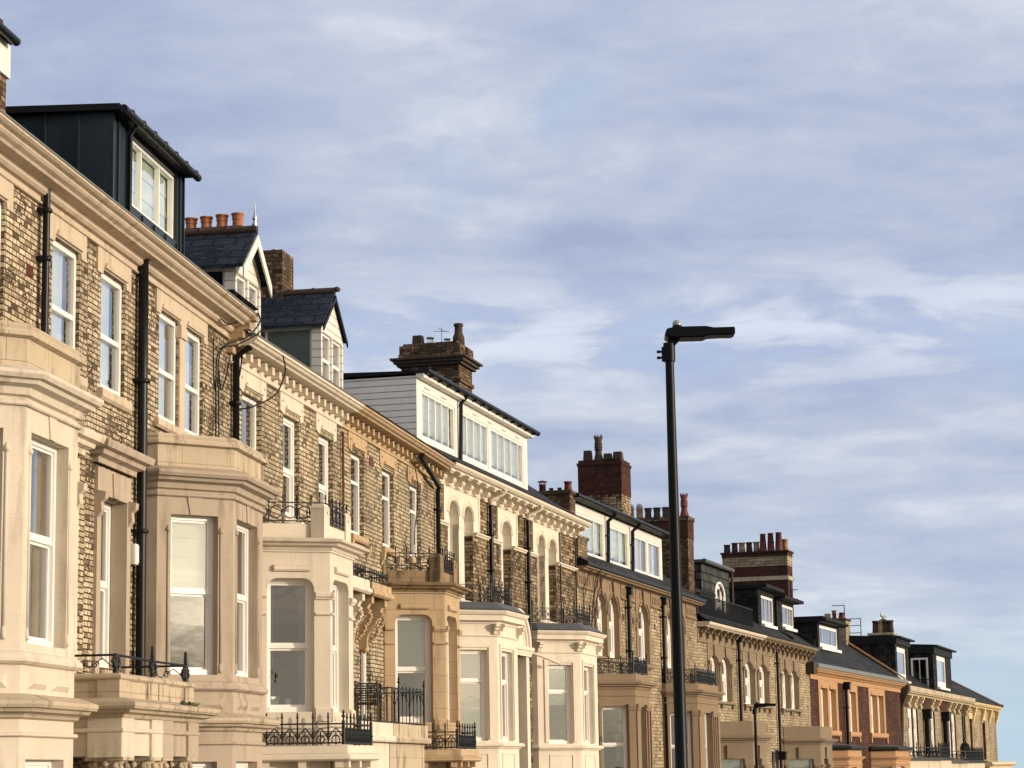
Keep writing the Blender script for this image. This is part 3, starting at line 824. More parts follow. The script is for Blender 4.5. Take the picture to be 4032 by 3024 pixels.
    for A, B in zip(pl[1:4], pl[2:5]):
        L, be = facet(A, B)
        for f0, f1 in ((.12, .46), (.54, .88)) if L > 1.5 else ((.12, .88),):
            P = [along(A, B, L*q, oo) for q, oo in ((f0, .0), (f1, .0), (f1-.06, .05), (f0+.06, .05))]
            for za, zb in ((2.62, 2.80),):
                v = [(*P[0], za), (*P[1], za), (*P[1], zb), (*P[0], zb), (*P[3], za+.06), (*P[2], za+.06), (*P[2], zb-.06), (*P[3], zb-.06)]
                m.add(v, [[4, 5, 6, 7], [0, 1, 5, 4], [1, 2, 6, 5], [2, 3, 7, 6], [3, 0, 4, 7]])
        c = L*.49; k = [along(A, B, c+q, .018) for q in (-.08, .08, .13, -.13)]; k0 = [along(A, B, c+q, -.01) for q in (-.08, .08, .13, -.13)]
        z_ = (5.53, 5.53, 5.80, 5.80)
        m.add([(*p, z) for p, z in zip(k, z_)]+[(*p, z) for p, z in zip(k0, z_)], [[0, 1, 2, 3], [0, 3, 7, 4], [1, 5, 6, 2], [0, 4, 5, 1]])
        if L > .5:
            for f in (.12 if L > 1.5 else .18, .82 if L > 1.5 else .80):
                Q = along(A, B, L*f+(.045 if f > .5 else -.045), .0)
                m.tube([(*Q, 3.30), (*Q, 5.28)], .022, 8); m.lathe((*Q, 5.26), [(.022, 0), (.042, .02), (.042, .05), (.02, .09), (.0, .12)], 8); m.lathe((*Q, 3.16), [(.03, 0), (.03, .05), (.02, .16)], 8)
    h.part(m, 'bay_ornament', [st], o)
    # half of the shared porch
    ua, ub = rng(PARTY, 7.06); pw = 1.1
    pp = [(ua, 0), (ua, pw), (ub, pw)] if not side else [(ua, pw), (ub, pw), (ub, 0)]
    m = MB(); m.prism([(ua, .02), (ub, .02), (ub, pw), (ua, pw)], 1.90, 2.62, 'z')
    for uu in ((ua-.0, ua+.50), (ub-.50, ub)):
        m.box(uu[0], uu[1], pw-.02, pw+.035, 1.88, 2.40)
    us = ua if not side else ub
    m.box(us-.035, us+.035, pw-.42, pw+.03, 1.88, 2.40)
    o = h.part(m, 'porch', [st])
    mould(h, pp, ROLLM(2.25, 2.19, .05), st, 'architrave', o)
    mould(h, pp, [(0, 2.36), (.05, 2.38), (.07, 2.42), (.17, 2.44), (.19, 2.475), (.26, 2.485), (.28, 2.52), (.28, 2.565), (.06, 2.63), (0, 2.63)], w, 'cornice', o)
    m = MB(); m.sweep(pp, [(-.30, 2.62), (-.05, 2.62), (-.05, 2.86), (-.30, 2.86)]); m.sweep(pp, [(-.34, 2.86), (-.03, 2.86), (.0, 2.885), (.0, 2.915), (-.04, 2.945), (-.34, 2.945)])
    for uu in (ua+.25, ub-.25): m.box(uu-.22, uu+.22, pw-.32, pw-.025, 2.62, 2.86)
    h.part(m, 'parapet', [w], o)
    for uu in (us+(.28 if not side else -.28), PARTY+(-.28 if not side else .28)):
        m = MB(); c = (uu, pw-.22, h.base)
        hh = 1.70-h.base
        m.lathe(c, [(.20, 0), (.17, .12), (.15, .2), (.15, hh*.5), (.135, hh-.12), (.16, hh-.10), (.14, hh-.07)], 18)
        cap = h.part(m, 'column', [st], o)
        m = MB(); rr = random.Random(3)
        m.taper(uu-.25, uu+.25, pw-.47, pw+.03, 1.84, 1.90, 1.0); m.lathe((uu, pw-.22, 1.60), [(.14, 0), (.16, .08), (.21, .20), (.24, .25)], 16)
        for k in range(26):
            an = k*2.4; zz = 1.63+.19*rr.random(); r_ = .16+.09*(zz-1.6)/.25
            m.lathe((uu+r_*math.cos(an), pw-.22+r_*math.sin(an), zz), [(.01, -.05), (.05, -.01), (.035, .03), (.0, .05)], 6)
        h.part(m, 'capital', [w], o)
    # door in the shade of the porch
    m = MB(); m.box(rng(5.75, 6.8)[0], rng(5.75, 6.8)[1], .01, .05, h.base, h.base+2.2)
    d = h.part(m, 'front_door', ['door_paint']); m = MB(); m.lathe((X(6.7), .08, h.base+1.1), [(.0, -.03), (.03, 0), (.0, .03)], 8); h.part(m, 'handle', ['steel'], d)
    return h, pl, X, rng

H0, PL0, X0, R0 = left_pair(0)
H1, PL1, X1, R1 = left_pair(1)
roof(H0, -2.42, PARTY, 9.52, .40); roof(H1, PARTY, 13.0, 9.52, .40)

def porch_rail():
    """twisted iron handrail on leafy posts along the porch parapet"""
    m = MB(); pw = 1.0
    us = [3.62, 5.24, 6.86]; zb, zr = 2.94, 3.18
    for i, u in enumerate(us):
        m.tube([(u, pw, zb-.02), (u, pw, zr+(.02 if i == 0 else .19))], .022, 6, 0, False)
        m.lathe((u, pw, zb), [(.04, 0), (.045, .04), (.025, .07)], 8)
        rr = random.Random(i)
        if i:
            for k in range(5): m.lathe((u, pw, zr+.02+k*.038), [(.012, -.02), (.046-.005*k, 0), (.012, .022)], 6)
        for k in range(22):
            s_ = rr.choice((-1, 1)); q = rr.random()
            m.lathe((u+s_*(.02+.12*q), pw+rr.uniform(-.02, .02), zb+.07+.16*rr.random()*(1-q*.4)), [(.004, -.035), (.030, 0), (.004, .035)], 5)
        for s_ in (-1, 1):
            m.tube([(u+s_*(.02+.10*math.sin(t)), pw, zb+.08+.15*t/2.2) for t in [.2*k for k in range(12)]], .010, 4, 0, False)
    m.tube([(us[0], pw, zr), (us[1], pw, zr-.01), (us[2], pw, zr)], .017, 6, 0, False)
    for u in (us[0], us[2]):
        m.tube([(u, pw, zr), (u, .05, zr)], .017, 6, 0, False)
        for c, r in ((.28, .055), (.46, .05)):
            m.tube([(u, pw-c+r*(1-.055*k)*math.cos(k*.62), zb+.12+r*(1-.055*k)*math.sin(k*.62)) for k in range(14)], .009, 4, 0, False)
        m.tube([(u, pw, zb+.05), (u, pw-.18, zb+.20), (u, pw-.36, zb+.08), (u, pw-.55, zb+.19)], .009, 4, 0, False)
    return H1.part(m, 'porch_railing', ['black_iron'])
porch_rail()

downpipe(H0, [(3.25, .10, 9.36), (3.25, .10, 5.2)], .05, [(3.25, .10, 9.0), (3.25, .10, 8.35)])
downpipe(H1, [(7.55, .30, 9.42), (7.55, .11, 9.30), (7.56, .11, 7.4), (7.57, .12, 2.9)], .075, [(7.56, .11, 7.45), (7.57, .11, 5.2)], name='soil_pipe')
downpipe(H1, [(7.75, .08, 9.3), (7.75, .08, 2.9)], .04)
m = MB(); m.box(2.79, 3.03, -.01, .012, 8.05, 8.20)
for k in range(4):
    for j in range(3): m.box(2.81+k*.055, 2.845+k*.055, .012, .02, 8.065+j*.045, 8.095+j*.045)
H0.part(m, 'air_brick', ['terracotta_red'])

def navy_dormer():
    h = H1; d = -.42; ua, ub = 7.55, 11.50; zt = 11.68; zb = 9.6
    m = MB(); wa, wb, za, zc = 8.46, 11.12, 10.44, 11.56
    m.wall((ua, d), (ub, d), zb, zt, [(wa-ua, wb-ua, za, zc)], .10, 0)
    m.wall((ua, -4.5), (ua, d), zb, zt-.02, (), .1, 0); m.wall((ub, d), (ub, -4.5), zb, zt, (), .1, 0)
    o = h.part(m, 'dormer', ['navy_cladding'])
    s = MB()
    for u in (ua+.02, ua+.30, wa-.12, wb+.12, ub-.04): s.box(u-.02, u+.02, d-.01, d+.035, zb, zt)
    for k in range(7): s.box(ua-.04, ua+.0, d-.53-k*.53, d-.50-k*.53, zb, zt-.03)
    for k in range(5):
        u = wa+.05+k*(wb-wa-.1)/4; s.box(u-.015, u+.015, d, d+.03, zb, za-.04)
    h.part(s, 'standing_seam', ['navy_cladding'], o)
    r = MB(); r.prism([(d+.16, zt-.04), (d+.16, zt+.06), (-4.7, zt+.18), (-4.7, zt+.06)], ua-.12, ub+.04, 'u')
    h.part(r, 'dormer_roof', ['black_cladding'], o)
    g = MB(); g.tube([(ua-.1, d+.22, zt-.02), (ub+.14, d+.22, zt-.02)], .065, 10)
    for k in range(7): g.lathe((ua+.2+k*.6, d+.22, zt-.07), [(.075, 0), (.085, .02), (.085, .08), (.075, .10)], 10)
    h.part(g, 'gutter', ['black_gutter'], o)
    p = MB(); p.tube([(ua+.70, d+.20, zt-.03), (ua+.70, d+.08, zt-.22), (ua+.70, d+.08, zb-.1)], .035, 8); h.part(p, 'gutter_pipe', ['black_gutter'], o)
    h.window((wa, d-.06), za, wb-wa, zc-za, 0, 'casement', 'blind_full', split=(.32, .70), fw=.055)
navy_dormer()

def edge_dormer():
    h = H0; d = -.40; ua, ub = -.6, 3.0; zb, zt = 9.55, 11.2
    m = MB(); m.wall((ua, d), (ub, d), zb, zt, [(.7, 2.7, .98+zb, zt-.3)], .1); m.wall((ua, -4.4), (ua, d), zb, zt); m.wall((ub, d), (ub, -4.4), zb, zt)
    o = h.part(m, 'dormer', ['brick_stack'])
    m = MB(); m.box(ua-.08, ub+.09, d-.02, d+.02, 10.78, 11.24); m.box(ub+.01, ub+.09, -2, d-.021, 10.78, 11.24); h.part(m, 'fascia', ['white_timber'], o)
    r = MB(); r.prism([(d+.09, zt+.05), (d+.09, zt+.1), (-4.5, zt+.2), (-4.5, zt+.06)], ua-.1, ub+.08, 'u'); h.part(r, 'dormer_roof', ['black_cladding'], o)
    g = MB(); g.tube([(ua-.1, d+.15, 11.24), (2.95, d+.15, 11.24)], .06, 10); h.part(g, 'gutter', ['black_gutter'], o)
    h.window((ua+.7, d-.06), zb+.98, 2.0, zt-.3-zb-.98, 0, 'casement', 'lace', split=(.5,))
    chimney(h, 4.95, 5.6, -3.0, -1.44, 9.6, 12.55, [(9.6, 12.5, 0, 'brick_stack_red')], [('plain', 5.2, -1.6, .5, .14, 'terracotta')])
edge_dormer()

# ================================================================== two mirrored houses of three windows: cream paint, then bare sandstone
O2 = (-4.899, 38.621)
def middle_pair(side):
    P2 = 7.75
    if side:
        h = House('terraced_house', 'brick house with bare orange sandstone bay, peeling paint and ringed iron balcony', O2, 10.0, 9.29, P2)
        st, bay_st, par, u0, u1 = 'sandstone', 'sandstone', 'sandstone_sooty', P2, 17.04
        ws = [(8.55, 9.67, 6.58), (11.38, 12.50, 6.58), (14.17, 15.30, 6.58)]
    else:
        h = House('terraced_house', 'brick house with clean cream painted bay and two slate gabled dormers', O2, 10.0, 7.75, 0.0)
        st, bay_st, par, u0, u1 = 'paint_cream', 'paint_cream', 'paint_cream', 0.0, P2
        ws = [(.76, 1.95, 7.33), (3.38, 4.50, 6.4), (5.95, 7.05, 6.4)]
    holes = [(a, b, z, 8.33) for a, b, z in ws]
    uC, uD, p, ang, ret = (12.05, 13.68, 1.25, 62, .03) if side else (2.04, 3.72, 1.25, 62, .03)
    pl = bay_plan(uC, uD, p, ang, ret)
    dr = (9.25, 10.2, h.base+.3, 5.0) if side else (5.5, 6.45, h.base+.3, 5.0)
    shell(h, u0, u1, 8.98, holes+[dr], 'brick_buff_second', .12, [(pl[1][0]+.25, pl[4][0]-.25, h.base, 5.7)])
    room_shade(h, u0, u1, h.base, 8.95, (2.0, 5.6))
    for i, (a, b, za, zb) in enumerate(holes):
        if side: h.window((a, -.10), za, b-a, zb-za, 0, 'topcase', None, split=.66, fw=.09)
        else: h.window((a, -.10), za, b-a, zb-za, 0, 'sash' if i else 'single', 'drape', split=.47, fw=.085)
    h.window((dr[0], -.10), dr[2], dr[1]-dr[0], dr[3]-dr[2], 0, 'sash', None, split=.5)
    # eaves with square dentils
    mould(h, [(u0, 0), (u1, 0)], BAND(9.02, 8.735, .03), st, 'frieze')
    mould(h, [(u0, 0), (u1, 0)], ROLLM(8.735, 8.70, .055), st, 'string_course')
    mould(h, [(u0, 0), (u1, 0)], [(.02, 8.985), (.20, 8.985), (.22, 9.0), (.36, 9.0), (.38, 9.03), (.44, 9.05), (.47, 9.09), (.50, 9.10), (.50, 9.15), (.02, 9.17)], st, 'cornice')
    mould(h, [(u0, 0), (u1, 0)], [(.25, 9.172), (.52, 9.15), (.53, 9.17), (.45, 9.21), (.25, 9.22)], 'lead_edge' if not side else 'slate_blue', 'gutter')
    m = MB(); m.box(-.075, .075, .03, .19, 8.825, 8.965)
    me = m.build('dentil', [st]); md = me.data; bpy.data.objects.remove(me)
    n = int((u1-u0)/.455)
    for k in range(n):
        u = u0+.25+k*(u1-u0-.4)/(n-1)
        link('dentil', md, h.e, (u-h.u0, 0, -h.base))
    for a, b, z in ws:
        m = MB(); w0, w1 = a-.28, b+.22
        m.prism([(w0, 8.70), (w1, 8.70), (w1, 8.36), (b+.02, 8.30), (b-.05, 8.40), (a+.05, 8.40), (a-.02, 8.30), (w0, 8.36)], -.02, .03)
        m.prism([(a+.04, 8.42), (a+.12, 8.50), (b-.12, 8.50), (b-.04, 8.42)], .02, .07)
        for u in (a-.13, b+.10): m.lathe((u, .03, 8.56), [(.0, -.035), (.035, -.01), (.035, .01), (.0, .035)], 8)
        h.part(m, 'lintel', [st])
        sill(h, a-.1, b+.1, z, st, .08, .14)
    if side:
        m = MB()
        for u in (11.2, 12.68, 8.35, 9.87): m.prism([(0, 6.44), (.12, 6.44), (.10, 6.30), (.02, 6.15)], u-.07, u+.07, 'u')
        h.part(m, 'sill_bracket', [st])
    # bay with shouldered windows between square pilasters
    z0 = h.base-.5
    rows = [(2.72, 5.08, 0, (.17, .79), (.10, .80), 'sash', ('blind_half' if side else 'drape'), 'drape', .49),
            (-.9, 1.55, 0, (.17, .79), (.10, .80), 'sash', 'lace', 'lace', .5)]
    o = bay(h, pl, z0, 5.80, rows, bay_st, .22, 5.75, 'lead_sheet', fw=.075)
    mould(h, pl, [(0, 5.57), (.04, 5.58), (.07, 5.63), (.16, 5.65), (.19, 5.69), (.27, 5.71), (.29, 5.75), (.05, 5.80), (0, 5.80)], bay_st if not side else 'sandstone_sooty', 'cornice', o)
    mould(h, pl, BAND(5.575, 5.545, .03), bay_st, 'band', o)
    pr = railpath(pl, .10)
    mould(h, pr, [(-.14, 5.78), (0, 5.78), (0, 6.06), (-.14, 6.06)], par, 'parapet', o)
    m = MB()
    for i, (u, d) in enumerate(pr[1:-1]):
        m.box(u-.19, u+.19, d-.22, d+.03, 5.79, 6.34); m.taper(u-.20, u+.20, d-.23, d+.04, 6.34, 6.42, .75)
    h.part(m, 'pier', [par], o)
    railing(h, pr, 6.08, 6.44, 'rings', o, False, .011, pitch=.26)
    m = MB()
    for i, (A, B) in enumerate(zip(pl[1:4], pl[2:5])):
        L, be = facet(A, B)
        f0, f1 = (.17, .79) if i == 0 else (.10, .80) if i == 1 else (.21, .83)
        # shouldered head corners
        for f, sg in ((f0, 1), (f1, -1)):
            q = []
            for k in range(6):
                an = math.pi/2*k/5; q.append((f*L+sg*.20*(1-math.sin(an)), 5.08-.20*(1-math.cos(an))))
            poly = [(f*L, 5.085)]+q[::-1] if sg > 0 else [(f*L, 5.085)]+q[::-1]
            P = [(*along(A, B, s_, .002), z) for s_, z in poly]; P2_ = [(*along(A, B, s_, -.2), z) for s_, z in poly]
            n_ = len(P); m.add(P+P2_, [list(range(n_)), list(range(2*n_-1, n_-1, -1))]+[[j, j+n_, (j+1) % n_+n_, (j+1) % n_] for j in range(n_)])
        # label mould
        Q0, Q1 = along(A, B, f0*L+.12), along(A, B, f1*L-.08)
        m.sweep([Q0, Q1], [(0, 5.20), (.04, 5.20), (.06, 5.23), (.05, 5.30), (.0, 5.32)])
        for fa, fb in ((f1, 1.0),) if i == 0 else ((.0, f0), (f1, 1.0)) if i == 1 else ((0, f0),):
            Q0, Q1 = along(A, B, fa*L+.015), along(A, B, fb*L-.015 if fb < 1 else L)
            for zt, zb, oo in ((4.83, 4.73, .07), (4.74, 4.70, .04), (4.47, 4.42, .045)):
                m.sweep([Q0, Q1], ROLLM(zt, zb, oo))
            m.sweep([Q0, Q1], [(0, 2.55), (.04, 2.55), (.04, 2.76), (0, 2.80)])
    Q0, Q1 = along(pl[1], pl[2], .0), along(pl[1], pl[2], .16*facet(pl[1], pl[2])[0])
    for zt, zb, oo in ((4.83, 4.73, .06), (4.47, 4.42, .04)): m.sweep([Q0, Q1], ROLLM(zt, zb, oo))
    h.part(m, 'bay_ornament', [bay_st], o)
    # balcony slab and cast iron guard in front of the bay
    q = [(pl[1][0]-.75, .0), (pl[1][0]-.45, .62), (uC-.18, 1.62), (uD+.18, 1.62), (pl[4][0]+.45, .62), (pl[4][0]+.75, 0)]
    q = [(pl[1][0]-.25, 0), (uC-.25, 1.62), (uD+.25, 1.62), (pl[4][0]+.25, 0)]
    m = MB(); m.prism(q, 1.99, 2.12, 'z'); m.sweep(q, [(-.1, 1.86), (.0, 1.86), (.05, 1.89), (.05, 1.95), (.0, 1.985), (-.1, 1.985)])
    s_ = h.part(m, 'balcony_slab', [bay_st], o)
    m = MB()
    for A, B in zip(q, q[1:]):
        L, be = facet(A, B)
        for k in (.18, .55, .92):
            Q = along(A, B, L*k, -.08); Q2 = along(A, B, L*k, -.42); dx, dy = (B[0]-A[0])/L*.07, (B[1]-A[1])/L*.07
            for off0, za, zb in ((-.06, 1.74, 1.86), (-.16, 1.62, 1.74), (-.24, 1.46, 1.62)):
                C0 = along(A, B, L*k, off0); C1 = along(A, B, L*k, -.6)
                m.prism([(C0[0]-dx, C0[1]-dy), (C0[0]+dx, C0[1]+dy), (C1[0]+dx, C1[1]+dy), (C1[0]-dx, C1[1]-dy)], za, zb-.001, 'z')
    h.part(m, 'slab_bracket', [bay_st], o)
    q2 = [(pl[1][0]-.15, .03), (uC-.18, 1.53), (uD+.18, 1.53), (pl[4][0]+.15, .03)]
    railing(h, q2, 2.14, 2.50, 'gothic', o, True, .016, pitch=.27, name='balcony_guard')
    # bracketed hood over the door, with its own little guard
    hu = (7.85, 9.55) if side else (5.85, 7.62)
    hs = 'sandstone' if side else 'paint_cream'
    hp = [(hu[0], 0), (hu[0], .62), (hu[1], .62), (hu[1], 0)]
    m = MB(); m.prism(hp, 5.36, 5.50, 'z'); m.sweep(hp, [(-.05, 5.22), (0, 5.22), (.05, 5.26), (.05, 5.31), (.01, 5.355), (-.05, 5.355)])
    o = h.part(m, 'door_hood', [hs])
    m = MB()
    for u in (hu[0]+.28, hu[1]-.28):
        m.prism([(0, 5.22), (.56, 5.22), (.56, 5.08), (.50, 5.06), (.46, 4.98), (.52, 4.93), (.47, 4.86), (.40, 4.86), (.36, 4.72), (.25, 4.62), (.18, 4.45), (.17, 4.25), (.12, 4.2), (0, 4.2)], u-.10, u+.10, 'u')
        rr = random.Random(5)
        for k in range(12):
            t = k/11; m.lathe((u+rr.uniform(-.07, .07), .18+.34*t**.7, 4.32+.52*t), [(.0, -.05), (.055, 0), (.0, .05)], 6)
        m.lathe((u, .1, 4.12), [(.03, 0), (.10, .06), (.10, .12)], 10)
    h.part(m, 'console', [hs], o)
    railing(h, [(hu[0]+.08, .03), (hu[0]+.08, .55), (hu[1]-.08, .55), (hu[1]-.08, .03)], 5.50, 5.72, 'arched', o, False, .013, pitch=.19)
    return h, pl
H2A, PL2A = middle_pair(0)
H2B, PL2B = middle_pair(1)
roof(H2A, 0, 7.75, 9.19, .40, mat='slate_blue'); roof(H2B, 7.75, 17.04, 9.19, .40, mat='slate_blue')
# shared first floor balcony between the two bays
m = MB(); q = [(7.77, 0), (7.77, 1.06), (11.0, 1.06), (11.0, 0)]
m.prism(q, 2.36, 2.62, 'z'); m.sweep(q, ROLLM(2.36, 2.24, .07)); m.prism([(7.77, .02), (11., .02), (11., .98), (7.77, .98)], 1.7, 2.24, 'z')
o = H2B.part(m, 'door_balcony', ['stone_weathered'])
railing(H2B, [(7.85, .03), (7.85, 1.0), (8.5, 1.0)], 2.62, 3.34, 'bars', o, False, .013, pitch=.11)
railing(H2B, [(8.5, 1.0), (10.92, 1.0), (10.92, .03)], 2.62, 3.34, 'arched', o, True, .012, pitch=.36)
m = MB(); q = [(5.0, 0), (5.0, 1.06), (7.73, 1.06), (7.73, 0)]
m.prism(q, 2.36, 2.62, 'z'); m.sweep(q, ROLLM(2.36, 2.24, .07)); m.prism([(5.02, .02), (7.7, .02), (7.7, .98), (5.02, .98)], 1.7, 2.24, 'z')
o = H2A.part(m, 'door_balcony', ['paint_cream'])
railing(H2A, [(4.9, .95), (7.7, .95)], 2.62, 3.30, 'arched', o, False, .012, pitch=.55)

def gable_dormer(h, ua, ub, d, zb, zs, za, barge, win, cheek):
    """slate gabled dormer with boarded front, casements and a glazed cheek"""
    c = (ua+ub)/2; D = -4.2
    m = MB()
    w0, w1 = ua+.10, ub-.10
    m.wall((ua, d), (ub, d), zb, zs, [(w0-ua, c-.05-ua, zb+.12, zs-.14), (c+.05-ua, w1-ua, zb+.12, zs-.14)], .08, 0)
    m.face([(ua, d, zs), (c, d, za), (ub, d, zs)], 0)
    cw = 1.3 if cheek else .75
    m.wall((ua, -3.0), (ua, d), zb, zs, [(3.0+d-.20-cw, 3.0+d-.20, zb+.55, zs-.05)], .06, 0); m.wall((ub, d), (ub, -3.0), zb, zs)
    o = h.part(m, 'dormer', ['gable_board'])
    h.window((ua+.05, d-.20-cw), zb+.55, cw, zs-.05-zb-.55, math.pi/2, 'casement', 'blind_low' if cheek else None, split=(.25,) if cheek else (.02,), fw=.05, gl='window_glass')
    for a, b in ((w0, c-.05), (c+.05, w1)):
        h.window((a, d-.05), zb+.12, b-a, zs-.26-zb, 0, 'topcase', 'lace', split=.58, fw=.05)  # pale curtain added to stand in for sky reflected in the glass
    r = MB(); ov = .06 if cheek else .16; k = (za-zs)/((ub-ua)/2); oe = .09
    for sg in (-1, 1):
        e = (c+sg*((ub-ua)/2+oe), zs-k*oe)
        poly = [(c, za+.02), e, (e[0], e[1]+.06), (c, za+.10)]
        r.prism(poly if sg > 0 else poly[::-1], D, d+ov)
    h.part(r, 'dormer_roof', ['slate_blue'], o)
    g = MB(); g.tube([(c, D, za+.11), (c, d+ov, za+.11)], .08, 8)
    for q in range(6): g.lathe((c, d+.1-q*.5, za+.1), [(.06, 0), (.085, .05), (.03, .10)], 8)
    h.part(g, 'ridge_tile', ['terracotta_dark'], o)
    b = MB()
    for sg in (-1, 1):
        e = (c+sg*((ub-ua)/2+oe), zs-k*oe)
        bw = .20 if not cheek else .09; poly = [(c, za+.01), (c, za-bw), (e[0], e[1]-bw), (e[0], e[1]+.01)]
        b.prism(poly if sg < 0 else poly[::-1], d+ov, d+ov+.03)
    h.part(b, 'bargeboard', [barge], o)
    return o, c
g1, c1 = gable_dormer(H2A, .52, 2.10, -.06, 9.10, 10.58, 11.27, 'white_timber', None, False)
m = MB(); m.lathe((c1, .06, 11.38), [(.045, 0), (.025, .05), (.055, .10), (.025, .15), (.045, .19), (.045, .23), (.025, .30), (.012, .40), (.003, .55)], 10)
H2A.part(m, 'finial', ['steel'], g1)
g2, c2 = gable_dormer(H2A, 6.40, 8.18, -.06, 9.10, 10.64, 11.38, 'black_paint', None, True)
# boundary stack behind: a row of four roll-topped pots
chimney(H2A, 2.6, 3.5, -2.0, -.62, 9.3, 11.80, [(9.3, 11.7, 0, 'brick_stack'), (11.7, 11.80, .05, 'brick_stack')],
        [('roll', 3.0, -1.70, .30, .115, 'terracotta'), ('roll', 3.0, -1.40, .31, .115, 'terracotta'), ('roll', 3.0, -1.09, .33, .115, 'terracotta'), ('roll', 3.0, -.78, .34, .115, 'terracotta')])
chimney(H2B, 7.2, 8.05, -3.2, -1.1, 9.6, 12.42, [(9.6, 12.42, 0, 'brick_stack')], [('plain', 7.6, -1.38, .10, .06, 'steel')])
# stone kneeler that closes the end of the left eaves
m = MB()
for k, (a, z0, z1) in enumerate(((.10, 8.85, 8.98), (.18, 8.98, 9.1), (.28, 9.1, 9.25), (.40, 9.25, 9.40), (.50, 9.40, 9.55))): m.box(12.82, 13.04, -.2, a, z0, z1-.001)
m.prism([(.44, 9.552), (.36, 9.66), (.06, 9.66), (.06, 9.552)], 12.84, 13.03, 'u')
kn = H1.part(m, 'kneeler', ['sandstone'])
m = MB(); m.prism([(.50, 9.64), (.16, 9.92), (-.6, 9.98), (-.6, 9.6), (.2, 9.58)], 12.66, 13.10, 'u'); H1.part(m, 'kneeler_roof', ['slate_black'], kn)
downpipe(H2A, [(.10, .36, 8.99), (.10, .09, 8.82), (.10, .09, 2.2)], .06, [(.10, .09, 8.0), (.10, .09, 6.4)])
downpipe(H2A, [(7.72, .05, 8.6), (7.72, .05, 6.0)], .025, mat='rust')
downpipe(H2B, [(14.0, .36, 9.0), (14.05, .30, 8.9), (16.85, .14, 8.55), (16.9, .10, 8.45), (16.9, .10, 2.0)], .055, [(16.9, .10, 8.0), (16.9, .10, 6.4)])
m = MB(); m.box(10.2, 10.5, -.01, .015, 8.22, 8.42); H2B.part(m, 'air_brick', ['terracotta_red'])

